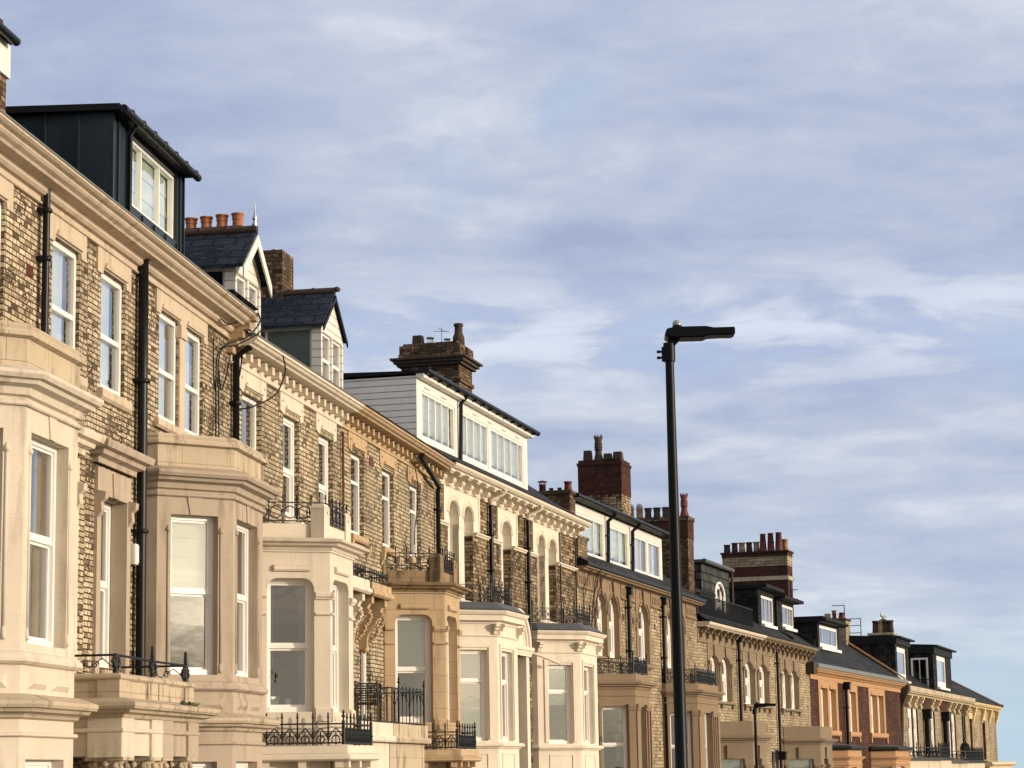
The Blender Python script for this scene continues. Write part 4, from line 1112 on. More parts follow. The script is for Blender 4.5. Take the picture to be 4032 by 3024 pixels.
# ================================================================== cream double-fronted house with arched windows
H3 = House('terraced_house', 'cream stuccoed house with arched windows and long white flat roofed dormer', (-1.941, 55.398), 14.6, 15.11)
def build_h3():
    h = H3; L = 15.11; st = 'paint_ivory'
    ar = [(1.06, 2.02), (2.42, 3.38), (6.18, 7.28), (10.21, 11.12), (11.54, 12.52)]
    # upper openings: stucco arches above the impost band, plain brick jambs below
    holes = [(a, b, 5.95, 8.40, .33) for a, b in ar]
    pls = [bay_plan(1.19, 3.17, 1.2, 49, .16), bay_plan(10.26, 12.46, 1.2, 49, .16)]
    cuts = [(p[1][0]+.2, p[4][0]-.2, h.base, 5.4) for p in pls]
    dr = (6.0, 7.4, h.base+.2, 4.6)
    shell(h, 0, L, 9.0, holes+[dr], 'brick_soot_shade', .26, cuts, st)
    room_shade(h, 0, L, h.base, 8.95, (1.8, 5.4))
    for a, b in ar: h.window((a, -.23), 5.95, b-a, 2.45, 0, 'sash', 'drape', split=.5, fw=.13)
    h.window((dr[0], -.12), dr[2], dr[1]-dr[0], dr[3]-dr[2], 0, 'topcase', None)
    for u0, u1, hs in ((.68, 3.92, ar[:2]), (5.82, 7.85, ar[2:3]), (9.70, 13.02, ar[3:])):
        m = MB(); m.wall((u0, .022), (u1, .022), 7.78, 8.74, [(a-u0, b-u0, 7.70, 8.40, .33) for a, b in hs], .03)
        for u in (u0, u1): m.face([(u, .022, 7.78), (u, -.01, 7.78), (u, -.01, 8.74), (u, .022, 8.74)])
        for a, b in hs:
            c, w = (a+b)/2, (b-a)/2
            pts = [(c+(w+.05)*math.cos(t), .03, 8.07+(.38)*math.sin(t)) for t in [math.pi*k/12 for k in range(13)]]
            m.tube(pts, .035, 6); m.tube([(c+(w+.14)*math.cos(t), .022, 8.07+(.47)*math.sin(t)) for t in [math.pi*k/12 for k in range(13)]], .02, 6)
        o = h.part(m, 'arch_panel', [st])
        mould(h, [(u0+.02, .02), (u1-.02, .02)], ROLLM(8.765, 8.72, .03), st, 'string_course', o)
        m = MB()
        for u in (u0, u1): m.box(u-.05, u+.05, -.01, .04, 7.84, 8.735)
        h.part(m, 'pilaster', [st], o)
        if len(hs) == 2:
            m = MB(); m.box(hs[0][1], hs[1][0], -.16, .012, 5.95, 7.85); h.part(m, 'mullion', [st], o)
        sill(h, hs[0][0]-.1, hs[-1][1]+.1, 5.95, st, .1, .12)
    for b in (3.38, 7.28, 12.52):
        m = MB(); m.box(b-.02, b+.0, -.225, .0, 5.96, 7.70); h.part(m, 'brick_jamb', ['brick_soot_shade'])
    cut_u = [-.0, .95, 3.48, 6.08, 7.38, 10.1, 12.62, L]
    for a, b in zip(cut_u[::2], cut_u[1::2]):
        mould(h, [(a+.01, 0), (b-.01, 0)], [(0, 7.70), (.05, 7.70), (.06, 7.73), (.10, 7.76), (.10, 7.79), (0, 7.81)], st, 'impost_band')
    for a, b in ((.02, .68), (3.92, 5.82), (7.85, 9.70), (13.02, L-.02)):
        mould(h, [(a, 0), (b, 0)], ROLLM(8.765, 8.72, .035), st, 'string_course')
    mould(h, [(0, 0), (L, 0)], BAND(9.08, 8.77, .02), st, 'frieze')
    mould(h, [(0, 0), (L, 0)], [(.02, 9.02), (.40, 9.02), (.42, 9.05), (.48, 9.06), (.54, 9.11), (.56, 9.15), (.55, 9.18), (.02, 9.19)], st, 'cornice')
    mould(h, [(0, 0), (L, 0)], [(.3, 9.192), (.57, 9.18), (.58, 9.20), (.48, 9.24), (.3, 9.25)], 'slate_blue', 'gutter')
    m = MB()
    m.prism([(.02, 9.015), (.40, 9.015), (.40, 8.93), (.34, 8.93), (.30, 8.95), (.24, 8.90), (.25, 8.84), (.20, 8.79), (.13, 8.80), (.12, 8.73), (.02, 8.72)], -.13, .13, 'u')
    m.lathe((-.13, .27, 8.90), [(.02, 0), (.02, .01)], 6); m.box(-.17, .17, .02, .44, 8.965, 9.018)
    t = m.build('modillion', [st]); md = t.data; bpy.data.objects.remove(t)
    for k in range(19):
        link('modillion', md, h.e, (.12+k*.815, 0, -h.base))
    for bi, pl in enumerate(pls):
        rows = [(2.38, 4.60, 0, (.25, .80), (.16, .74), 'sash', 'blind_full' if bi == 0 else 'blind_half', 'drape', .66 if bi == 0 else .66), (-1.3, 1.15, 0, (.2, .8), (.14, .8), 'sash', 'lace', 'lace', .5)]
        o = bay(h, pl, h.base-.5, 5.56, rows, st, .16, 5.60)
        mould(h, pl, [(0, 5.24), (.03, 5.24), (.05, 5.30), (.19, 5.315), (.20, 5.44), (.25, 5.46), (.29, 5.52), (.30, 5.555), (.05, 5.60), (0, 5.60)], st, 'cornice', o)
        mould(h, pl, [(-.62, 5.58), (.31, 5.565), (.32, 5.585), (.20, 5.61), (-.02, 5.78), (-.62, 5.80)], 'lead_sheet', 'lead_roof', o)
        mould(h, pl, ROLLM(4.975, 4.93, .035), st, 'band', o)
        mould(h, pl, [(0, 2.20), (.04, 2.20), (.06, 2.235), (.13, 2.25), (.14, 2.29), (.10, 2.33), (0, 2.34)], st, 'sill_band', o)
        m = MB()
        for i, (A, B) in enumerate(zip(pl[1:4], pl[2:5])):
            Lf, be = facet(A, B); f0, f1 = ((.25, .80), (.16, .74), (.20, .75))[i]
            a, b = f0*Lf, f1*Lf
            # raised architrave
            for (s0, s1, z0, z1) in ((a-.13, a-.03, 2.42, 4.76), (b+.03, b+.13, 2.42, 4.76), (a-.03, b+.03, 4.66, 4.76)):
                P = [along(A, B, s0), along(A, B, s1)]
                m.sweep(P, [(-.01, z0), (.03, z0), (.03, z1), (-.01, z1)])
            # scrolled brackets under the cornice
            for s_ in (.06, Lf-.06):
                C = along(A, B, s_); t_ = ((B[0]-A[0])/Lf*.055, (B[1]-A[1])/Lf*.055); n_ = (-(B[1]-A[1])/Lf, (B[0]-A[0])/Lf)
                pf = [(0, 5.24), (.20, 5.24), (.21, 5.17), (.16, 5.14), (.15, 5.08), (.08, 5.06), (.07, 4.99), (.02, 4.94), (0, 4.94)]
                v = [(C[0]+n_[0]*o_-t_[0], C[1]+n_[1]*o_-t_[1], z) for o_, z in pf]+[(C[0]+n_[0]*o_+t_[0], C[1]+n_[1]*o_+t_[1], z) for o_, z in pf]
                n9 = len(pf); m.add(v, [list(range(n9)), list(range(2*n9-1, n9-1, -1))]+[[j, j+n9, (j+1) % n9+n9, (j+1) % n9] for j in range(n9)])
            for s0, s1, z0, z1 in ((a, b, 1.5, 2.05),):
                for (q0, q1, y0, y1) in ((s0, s1, y0_, y1_) for y0_, y1_ in ((1.5, 1.53), (2.05, 2.08))):
                    m.sweep([along(A, B, q0), along(A, B, q1)], [(-.01, y0), (.02, y0), (.02, y1), (-.01, y1)])
                for q0 in (s0, s1-.03): m.sweep([along(A, B, q0), along(A, B, q0+.03)], [(-.01, 1.53), (.02, 1.53), (.02, 2.05), (-.01, 2.05)])
        h.part(m, 'bay_ornament', [st], o)
        rp = railpath(pl, .16)
        railing(h, rp, 5.86, 6.22, 'scroll', o, True, .010, pitch=.34)
    # arched pediment over the door between the bays
    m = MB(); c = 6.7
    for r, w, d in ((1.0, .07, .34), (.88, .05, .30), (.74, .05, .26)):
        m.tube([(c+r*1.1*math.cos(t), d, 5.0+r*.95*math.sin(t)) for t in [math.pi*k/16 for k in range(17)]], w, 8)
    m.prism([(c-1.15, 5.0), (c+1.15, 5.0)]+[(c+1.1*math.cos(t), 5.0+.98*math.sin(t)) for t in [math.pi*k/16 for k in range(17)]], .0, .27)
    o = h.part(m, 'door_pediment', [st])
    mould(h, [(c-1.35, 0), (c-1.35, .28), (c+1.35, .28), (c+1.35, 0)], CORN(5.0, 4.75, .12), st, 'cornice', o)
    m = MB()
    for u in (c-1.2, c+1.2): m.box(u-.16, u+.16, 0, .26, h.base-.3, 4.75)
    h.part(m, 'pilaster', [st], o)
    # pipes: painted swan necks, black below
    for u in (4.83, 8.83):
        o = downpipe(h, [(u+.02, .10, 8.66), (u, .10, 5.1)], .062, [(u, .10, 7.85), (u, .10, 6.9)])
        m = MB(); m.tube([(u+.1, .50, 9.05), (u+.12, .42, 8.95), (u+.02, .14, 8.82), (u+.02, .10, 8.64)], .055, 8); h.part(m, 'swan_neck', [st], o)
    downpipe(h, [(12.86, .06, 8.7), (12.86, .06, 5.7)], .025); downpipe(h, [(14.9, .06, 8.7), (14.9, .06, 5.9)], .025)
    m = MB()
    m.tube([(8.83, .12, 4.92), (9.0, .42, 4.80), (9.42, .80, 4.62)], .04, 8); h.part(m, 'branch_pipe', [st])
    # dormer
    d = -.42; ua, ub, zb, zt = -.12, 10.95, 9.2, 11.33
    m = MB()
    wins = [(.35, 3.30, (.22, .42, .62, .82)), (3.78, 6.62, (.26, .50, .75)), (6.90, 10.48, (.21, .42, .63, .85))]
    m.wall((ua, d), (ub, d), zb, zt, [(a-ua, b-ua, 9.86, 11.08) for a, b, _ in wins], .06, 0)
    o = h.part(m, 'dormer', ['white_timber'])
    m = MB(); m.wall((ua, -4.4), (ua, d), zb, zt+.05); m.wall((ub, d), (ub, -4.4), zb, zt); h.part(m, 'dormer_cheek', ['siding_white'], o)
    for a, b, sp in wins: h.window((a, d-.02), 9.86, b-a, 1.22, 0, 'casement', 'blind_low', split=sp, fw=.07)  # pale blinds added to brighten the panes
    r = MB(); r.prism([(d+.22, zt+.10), (d+.22, zt+.16), (-4.6, zt+.28), (-4.6, zt+.1)], ua-.05, ub+.1, 'u'); h.part(r, 'dormer_roof', ['black_cladding'], o)
    r = MB(); r.box(ua-.03, ub+.08, d+.0, d+.20, zt, zt+.10); h.part(r, 'fascia', ['white_timber'], o)
    g = MB(); g.tube([(ua, d+.27, zt+.16), (ub+.30, d+.27, zt+.16)], .075, 10)
    for k in range(14): g.box(ua+.4+k*.8, ua+.44+k*.8, d+.20, d+.34, zt+.05, zt+.15)
    h.part(g, 'gutter', ['black_gutter'], o)
    p = MB(); p.tube([(3.62, d+.27, zt+.12), (3.58, d+.09, zt-.10), (3.56, d+.06, 9.25)], .055, 8); h.part(p, 'gutter_pipe', ['black_gutter'], o)
    m = MB()
    for k in range(7): m.box(.55+k*1.5, 1.0+k*1.5, d, d+.04, 11.17, 11.20)
    h.part(m, 'trickle_vent', ['white_frame'], o)
build_h3()
roof(H3, 0, 15.11, 9.22, .42, mat='slate_grey')
chimney(H3, 7.0, 8.35, -3.05, -1.35, 9.6, 13.30,
        [(9.6, 12.45, 0, 'brick_stack'), (12.45, 12.55, .05, 'brick_stack'), (12.55, 12.95, 0, 'brick_stack'), (12.95, 13.03, .10, 'stone_dark'), (13.03, 13.12, .18, 'stone_dark'), (13.12, 13.18, .26, 'stone_dark'), (13.18, 13.30, .06, 'brick_stack')],
        [], name='chimney')
def h3_stack_top():
    h = H3
    o = [c for c in h.e.children if c.name.startswith('chimney')][0]
    m = MB()
    for a, b in ((7.0, 7.5), (7.85, 8.35)):
        for c, d in ((-3.05, -2.75), (-1.65, -1.35)): m.box(a-.04, b+.04, c-.04, d+.04, 13.30, 13.55)
    m.box(7.05, 8.3, -3.0, -1.4, 13.30, 13.62); h.part(m, 'stack_crown', ['brick_stack'], o)
    for kind, u, d, ht, r, mt in (('square', 7.6, -2.72, .34, .15, 'terracotta_dark'), ('cowl', 7.6, -2.36, .28, .07, 'steel'), ('plain', 7.6, -2.0, .12, .08, 'terracotta_dark'), ('cowl', 7.6, -1.86, .20, .06, 'steel'), ('plain', 7.6, -1.52, .62, .15, 'terracotta_dark')):
        p = MB(); c = (u, d, 13.60)
        if kind == 'square': p.taper(u-r, u+r, d-r, d+r, 13.58, 13.6+ht, .85)
        elif kind == 'cowl':
            p.lathe(c, [(r, -.03), (r, ht*.3)], 10)
            for k in range(6): p.tube([(u+r*1.1*math.cos(k), d+r*1.1*math.sin(k), 13.6), (u+r*1.1*math.cos(k), d+r*1.1*math.sin(k), 13.6+ht*.9)], .01, 4)
            p.lathe((u, d, 13.6+ht*.88), [(r*1.7, 0), (r*1.7, .03), (.01, .06)], 10)
        else: p.lathe(c, [(r*1.2, -.04), (r*1.15, ht*.35), (r*.8, ht*.55), (r*.75, ht*.85), (r*.95, ht*.9), (r*.9, ht), (r*.6, ht)], 12)
        h.part(p, 'chimney_pot', [mt], o)
h3_stack_top()

# ================================================================== brown dressed house with keyed arches and a long white glazed dormer
H4 = House('terraced_house', 'yellow brick house with tall keyed brown arches under a white three bay dormer', (1.869, 70.025), 16.4, 17.97)
def build_h4():
    h = H4; L = 17.97; st = 'paint_brown'
    ar = [(2.45, 3.72), (4.02, 5.35), (8.15, 9.72), (12.55, 13.9), (14.2, 15.55)]
    holes = [(a, b, 5.2, 7.27, .55) for a, b in ar]
    pls = [bay_plan(2.9, 4.9, 1.1, 55, .05), bay_plan(12.2, 15.9, 1.15, 60, .14)]
    dr = (7.6, 9.6, h.base+.2, 3.9)
    shell(h, 0, L, 7.75, holes+[dr], 'brick_yellow', .17, [(p[1][0]+.2, p[4][0]-.2, h.base, 4.2) for p in pls], st)
    room_shade(h, 0, L, h.base, 7.7, (1.4, 4.5))
    for a, b in ar: h.window((a, -.15), 5.2, b-a, 2.07, 0, 'sash', 'drape' if a < 9 else None, split=.55, fw=.15)
    h.window((dr[0], -.12), dr[2], dr[1]-dr[0], dr[3]-dr[2], 0, 'topcase', None)
    # keyed arch blocks rising into the frieze
    for hs in (ar[:2], ar[2:3], ar[3:]):
        u0, u1 = hs[0][0]-.30, hs[-1][1]+.30
        m = MB(); m.wall((u0, .03), (u1, .03), 5.25, 7.74, [(a-u0-.01, b-u0+.01, 5.0, 7.265, .54) for a, b in hs], .05)
        for u in (u0, u1): m.face([(u, .03, 5.25), (u, -.01, 5.25), (u, -.01, 7.74), (u, .03, 7.74)])
        for a, b in hs:
            c = (a+b)/2
            m.prism([(c-.14, 7.25), (c+.14, 7.25), (c+.24, 7.72), (c-.24, 7.72)], .02, .10)
            pts = [(c+((b-a)/2+.10)*math.cos(t), .045, 6.72+.66*math.sin(t)) for t in [math.pi*k/14 for k in range(15)]]
            m.tube(pts, .03, 6)
            for s_ in (-1, 1):
                u = c+s_*((b-a)/2+.02); m.box(min(u, u+s_*.24), max(u, u+s_*.24), .02, .07, 6.62, 6.72)
                m.box(c+s_*.42-.10, c+s_*.42+.10, .03, .05, 7.42, 7.62)
        o = h.part(m, 'arch_surround', [st])
        sill(h, u0-.05, u1+.05, 5.22, st, .10, .14)
    # fluted frieze panels between the arches
    for a, b in ((.12, 2.05), (5.75, 7.75), (10.1, 12.15), (15.95, 17.8)):
        m = MB(); m.box(a, b, -.01, .035, 7.28, 7.74)
        n = int((b-a-.3)/.24)
        for k in range(n):
            u = a+.22+k*.24; m.tube([(u, .035, 7.38), (u, .035, 7.62)], .05, 6)
        m.box(a, b, .0, .07, 7.25, 7.29); h.part(m, 'frieze_panel', [st])
    mould(h, [(0, 0), (L, 0)], [(-.02, 7.745), (.07, 7.745), (.10, 7.77), (.24, 7.785), (.27, 7.83), (.34, 7.845), (.36, 7.885), (-.02, 7.89)], st, 'cornice')
    mould(h, [(0, 0), (L, 0)], [(.0, 7.892), (.38, 7.892), (.41, 7.92), (.41, 8.02), (.30, 8.06), (0, 8.06)], 'black_gutter', 'gutter')
    m = MB()
    for u, z in ((5.95, 6.55), (7.35, 6.52), (10.6, 6.5)): m.box(u, u+.22, -.01, .012, z, z+.2)
    h.part(m, 'air_brick', ['terracotta_dark'])
    for u in (6.42, 11.66):
        downpipe(h, [(u, .12, 7.72), (u, .12, 1.0)], .07, [(u, .12, 7.0), (u, .12, 5.55)], hopper=(u, .14, 7.62, .20))
    # bays: rendered, pilastered, with a solid parapet and cast guard
    for bi, pl in enumerate(pls):
        rows = [(1.0, 3.62, 0, (.10, .80), (.25, .62), 'sash', 'drape' if bi == 0 else None, 'drape', .54)]
        o = bay(h, pl, h.base-.5, 4.62, rows, st, .2, 4.5, 'lead_sheet', wmat='white_frame')
        mould(h, pl, CORN(4.40, 4.16, .26), st, 'cornice', o)
        mould(h, pl, BAND(4.63, 4.40, .03), st, 'parapet', o)
        mould(h, pl, ROLLM(3.97, 3.93, .03), st, 'band', o)
        m = MB()
        for i, (A, B) in enumerate(zip(pl[1:4], pl[2:5])):
            Lf, be = facet(A, B); f0, f1 = ((.10, .80), (.25, .62), (.2, .9))[i]
            for sa, sb in ((.02, f0*Lf-.01), (f1*Lf+.01, Lf-.02)):
                if sb-sa < .06: continue
                m.sweep([along(A, B, sa), along(A, B, sb)], [(-.01, .6), (.05, .6), (.05, 3.48), (-.01, 3.48)])
                for zt, zb, oo in ((3.68, 3.58, .10), (3.58, 3.50, .07)): m.sweep([along(A, B, sa-.02), along(A, B, sb+.02)], BAND(zt, zb, oo))
            if i == 1:
                s0 = f1*Lf+.12
                while s0 < Lf-.25: m.sweep([along(A, B, s0), along(A, B, s0+.12)], [(.04, .6), (.10, .6), (.10, 3.5), (.04, 3.5)]); s0 += .36
        h.part(m, 'pilaster', [st], o)
        rp = railpath(pl, .06)
        railing(h, rp, 4.66, 5.12, 'lattice', o, True, .016, pitch=.36)
    # dormer
    d = -.32; ua, ub, zb, zt = .55, 13.65, 7.9, 10.02
    m = MB()
    wins = [(.95, 3.70, (.64,)), (3.85, 4.98, None), (5.40, 8.38, (.60,)), (8.95, 11.22, (.68,)), (11.50, 13.15, (.40,))]
    wins = [(1.35, 4.95, (.66,)), (5.42, 8.40, (.58,)), (8.95, 11.18, (.62,)), (11.42, 13.30, (.38,))]
    m.wall((ua, d), (ub, d), zb, zt, [(a-ua, b-ua, 8.46, 9.74) for a, b, _ in wins], .06)
    m.wall((ua, -4.0), (ua, d), zb, zt); m.wall((ub, d), (ub, -4.0), zb, zt)
    o = h.part(m, 'dormer', ['white_timber'])
    for i, (a, b, sp) in enumerate(wins): h.window((a, d-.02), 8.46, b-a, 1.28, 0, 'casement', 'blind_low' if i < 2 else 'lace', split=sp, fw=.08)  # pale blinds and curtains added to lighten panes that mirror the sky
    r = MB(); r.prism([(d+.30, zt+.03), (d+.32, zt+.16), (-4.3, zt+.34), (-4.3, zt+.2)], ua-.4, ub+.15, 'u'); h.part(r, 'dormer_roof', ['black_cladding'], o)
    g = MB(); g.tube([(ua-.3, d+.36, zt+.10), (ub+.2, d+.36, zt+.10)], .075, 8); h.part(g, 'gutter', ['black_gutter'], o)
    for u in (5.18, 8.66):
        p = MB(); p.tube([(u, d+.36, zt+.05), (u, d+.36, zt-.0), (u, d+.10, zt-.22), (u, d+.08, 8.25)], .065, 8)
        for z in (9.3, 8.7): p.lathe((u, d+.08, z), [(.085, 0), (.085, .05)], 8)
        h.part(p, 'gutter_pipe', ['black_gutter'], o)
    m = MB(); m.box(.0, 1.15, -.55, .1, 8.07, 8.75); m.box(-.03, 1.2, -.6, .14, 8.75, 8.85); h.part(m, 'parapet_stub', ['brick_soot_shade'])
build_h4()
roof(H4, 0, 17.97, 8.06, .30, mat='slate_grey')
chimney(H4, 8.75, 10.1, -2.14, -.60, 8.2, 12.40, [(8.2, 11.15, 0, 'brick_soot_shade'), (11.15, 12.2, .02, 'brick_stack_red'), (12.2, 12.30, .05, 'brick_stack_red'), (12.30, 12.40, .0, 'brick_stack_red')],  # buff brick base; its shade is put into the darker brick colour
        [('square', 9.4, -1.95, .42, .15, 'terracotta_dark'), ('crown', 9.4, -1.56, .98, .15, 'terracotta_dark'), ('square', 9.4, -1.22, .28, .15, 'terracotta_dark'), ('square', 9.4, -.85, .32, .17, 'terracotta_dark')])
chimney(H3, 14.75, 15.5, -1.9, .05-.1, 9.0, 10.22, [(9.0, 10.12, 0, 'brick_stack'), (10.12, 10.22, .06, 'brick_stack')],
        [('cowl', 15.1, -1.0, .36, .11, 'terracotta_red'), ('plain', 15.1, -.72, .12, .07, 'terracotta_dark'), ('plain', 15.1, -.45, .12, .07, 'terracotta_dark'), ('plain', 15.1, -.18, .30, .12, 'terracotta_red')])
chimney(H4, 17.55, 18.6, -2.75, -.16, 8.0, 11.26, [(8.0, 10.4, 0, 'brick_stack'), (10.4, 11.1, .02, 'brick_stack_red'), (11.1, 11.26, .06, 'brick_stack')],
        [('dome', 18, -2.49, .62, .12, 'terracotta_buff'), ('dome', 18, -2.14, .62, .13, 'terracotta_buff'), ('roll', 18, -1.8, .42, .14, 'terracotta_dark'), ('roll', 18, -1.45, .42, .14, 'terracotta_dark'), ('roll', 18, -1.1, .42, .14, 'terracotta_dark'), ('roll', 18, -.75, .42, .13, 'terracotta_dark'), ('crown', 18, -.36, .95, .15, 'terracotta_red')])

# ================================================================== two taupe dressed houses
O5 = (6.942, 87.261)
def taupe_pair(side):
    P5 = 10.85; st = 'paint_taupe'
    if side:
        h = House('terraced_house', 'taupe dressed house with two black box dormers and striped red chimney stack', O5, 17.8, 12.33, P5); u0, u1 = P5, 23.18
        ws = [(11.24, 13.15), (16.3, 17.9), (18.35, 20.0)]; pl = bay_plan(17.1, 20.1, 1.5, 55, .05)
        pairs = [(11.24, 13.15, ws[:1]), (16.3, 20.0, ws[1:])]; dr = (13.5, 15.0)
    else:
        h = House('terraced_house', 'taupe dressed house with slate dormer, arched top window and iron roof guard', O5, 17.8, P5, 0.0); u0, u1 = 0, P5
        ws = [(1.95, 3.55), (4.0, 5.65), (8.37, 10.2)]; pl = bay_plan(2.5, 5.1, 1.5, 55, .05)
        pairs = [(1.95, 5.65, ws[:2]), (8.37, 10.2, ws[2:])]; dr = (6.7, 8.2)
    holes = [(a, b, 4.25, 6.05, .35) for a, b in ws]
    shell(h, u0, u1, 7.0, holes+[(*dr, h.base+.2, 2.4)], 'brick_yellow', .19, [(pl[1][0]+.3, pl[4][0]-.3, h.base, 3.2)], st)
    room_shade(h, u0, u1, h.base, 6.95, (.4, 3.4))
    for a, b in ws: h.window((a, -.165), 4.25, b-a, 1.80, 0, 'sash', None if side else 'drape', split=.55, fw=.20)
    h.window((dr[0], -.15), h.base+.2, dr[1]-dr[0], 2.2-h.base, 0, 'topcase', None)
    for a0, b0, hs in pairs:
        ua, ub = a0-.36, b0+.36
        m = MB(); m.wall((ua, .03), (ub, .03), 5.78, 6.46, [(a-ua-.01, b-ua+.01, 5.6, 6.045, .34) for a, b in hs], .05)
        for u in (ua, ub): m.face([(u, .03, 5.78), (u, -.01, 5.78), (u, -.01, 6.46), (u, .03, 6.46)])
        for a, b in hs:
            c = (a+b)/2; m.prism([(c-.16, 6.03), (c+.16, 6.03), (c+.25, 6.44), (c-.25, 6.44)], .02, .09)
            for s_ in (-1, 1):
                m.prism([(c+s_*.42, 6.22), (c+s_*.75, 6.34), (c+s_*.42, 6.34)], .028, .045)
                e = b if s_ > 0 else a
                x0, x1 = (e+.02, e+.34) if s_ > 0 else (e-.34, e-.02)
                m.box(x0, x1, -.01, .10, 5.66, 5.80); m.box(x0+.03, x1-.03, -.01, .05, 4.3, 5.66); m.box(x0+.01, x1-.01, -.01, .07, 5.56, 5.60)
        o = h.part(m, 'window_surround', [st])
        sill(h, ua-.05, ub+.05, 4.25, st, .14, .12)
        m = MB()
        for u in (ua+.2, (ua+ub)/2, ub-.2): m.box(u-.14, u+.14, -.01, .10, 3.98, 4.12)
        h.part(m, 'sill_bracket', [st])
    mould(h, [(u0, 0), (u1, 0)], ROLLM(6.50, 6.45, .05), st, 'string_course')
    mould(h, [(u0, 0), (u1, 0)], BAND(7.02, 6.50, .02), st, 'frieze')
    mould(h, [(u0, 0), (u1, 0)], [(-.02, 7.02), (.36, 7.02), (.40, 7.06), (.48, 7.09), (.52, 7.15), (.52, 7.20), (-.02, 7.22)], 'paint_cream' if not side else st, 'cornice')
    mould(h, [(u0, 0), (u1, 0)], [(.2, 7.222), (.54, 7.20), (.56, 7.23), (.45, 7.29), (.2, 7.30)], 'slate_black', 'gutter')
    m = MB(); m.prism([(.02, 7.018), (.38, 7.018), (.38, 6.93), (.30, 6.90), (.24, 6.80), (.15, 6.78), (.13, 6.66), (.06, 6.62), (.04, 6.54), (.02, 6.54)], -.10, .10, 'u'); m.box(-.2, .2, .02, .16, 6.80, 6.90)
    t = m.build('bracket', [st]); md = t.data; bpy.data.objects.remove(t)
    n = int((u1-u0)/1.02)
    for k in range(n): link('bracket', md, h.e, (u0+.4+k*(u1-u0-.7)/(n-1)-h.u0, 0, -h.base))
    # bay
    rows = [(-.2, 1.98, .0, (.10, .80), (.22, .62), 'single', 'blind_pale_full', 'drape', .5)]
    o = bay(h, pl, h.base-.5, 3.05, rows, st, .22, 3.3, 'lead_sheet')
    mould(h, pl, CORN(2.86, 2.62, .28), st, 'cornice', o); mould(h, pl, [(-.3, 2.86), (.02, 2.86), (.02, 3.42), (-.3, 3.42)], st, 'parapet', o)
    m = MB()
    for i, (A, B) in enumerate(zip(pl[1:4], pl[2:5])):
        Lf, be = facet(A, B); f0, f1 = ((.10, .80), (.22, .62), (.2, .9))[i]
        c = (f0+f1)/2*Lf
        m.sweep([along(A, B, c-.14), along(A, B, c+.14)], [(-.01, 2.0), (.07, 2.0), (.09, 2.5), (-.01, 2.5)])
        for sa, sb in ((.02, f0*Lf-.01), (f1*Lf+.01, Lf-.02)):
            for zt, zb, oo in ((1.72, 1.62, .09), (1.46, 1.40, .06)): m.sweep([along(A, B, sa), along(A, B, sb)], BAND(zt, zb, oo))
            m.sweep([along(A, B, sa+.04), along(A, B, sb-.04)], BAND(1.62, -.3, .03))
    h.part(m, 'bay_ornament', [st], o)
    return h
H5A = taupe_pair(0); H5B = taupe_pair(1)
roof(H5A, 0, 10.85, 7.28, .40, -3.6, mat='slate_grey'); roof(H5B, 10.85, 23.18, 7.28, .40, -3.6, mat='slate_grey')
downpipe(H5A, [(6.95, .12, 6.95), (6.95, .12, 3.2)], .07, [(6.95, .12, 6.0)], hopper=(6.95, .16, 6.95, .2))
downpipe(H5B, [(14.9, .12, 6.75), (14.9, .12, .5)], .07, [(14.9, .12, 6.2), (14.9, .12, 2.3)], hopper=(14.9, .2, 2.25, .30))
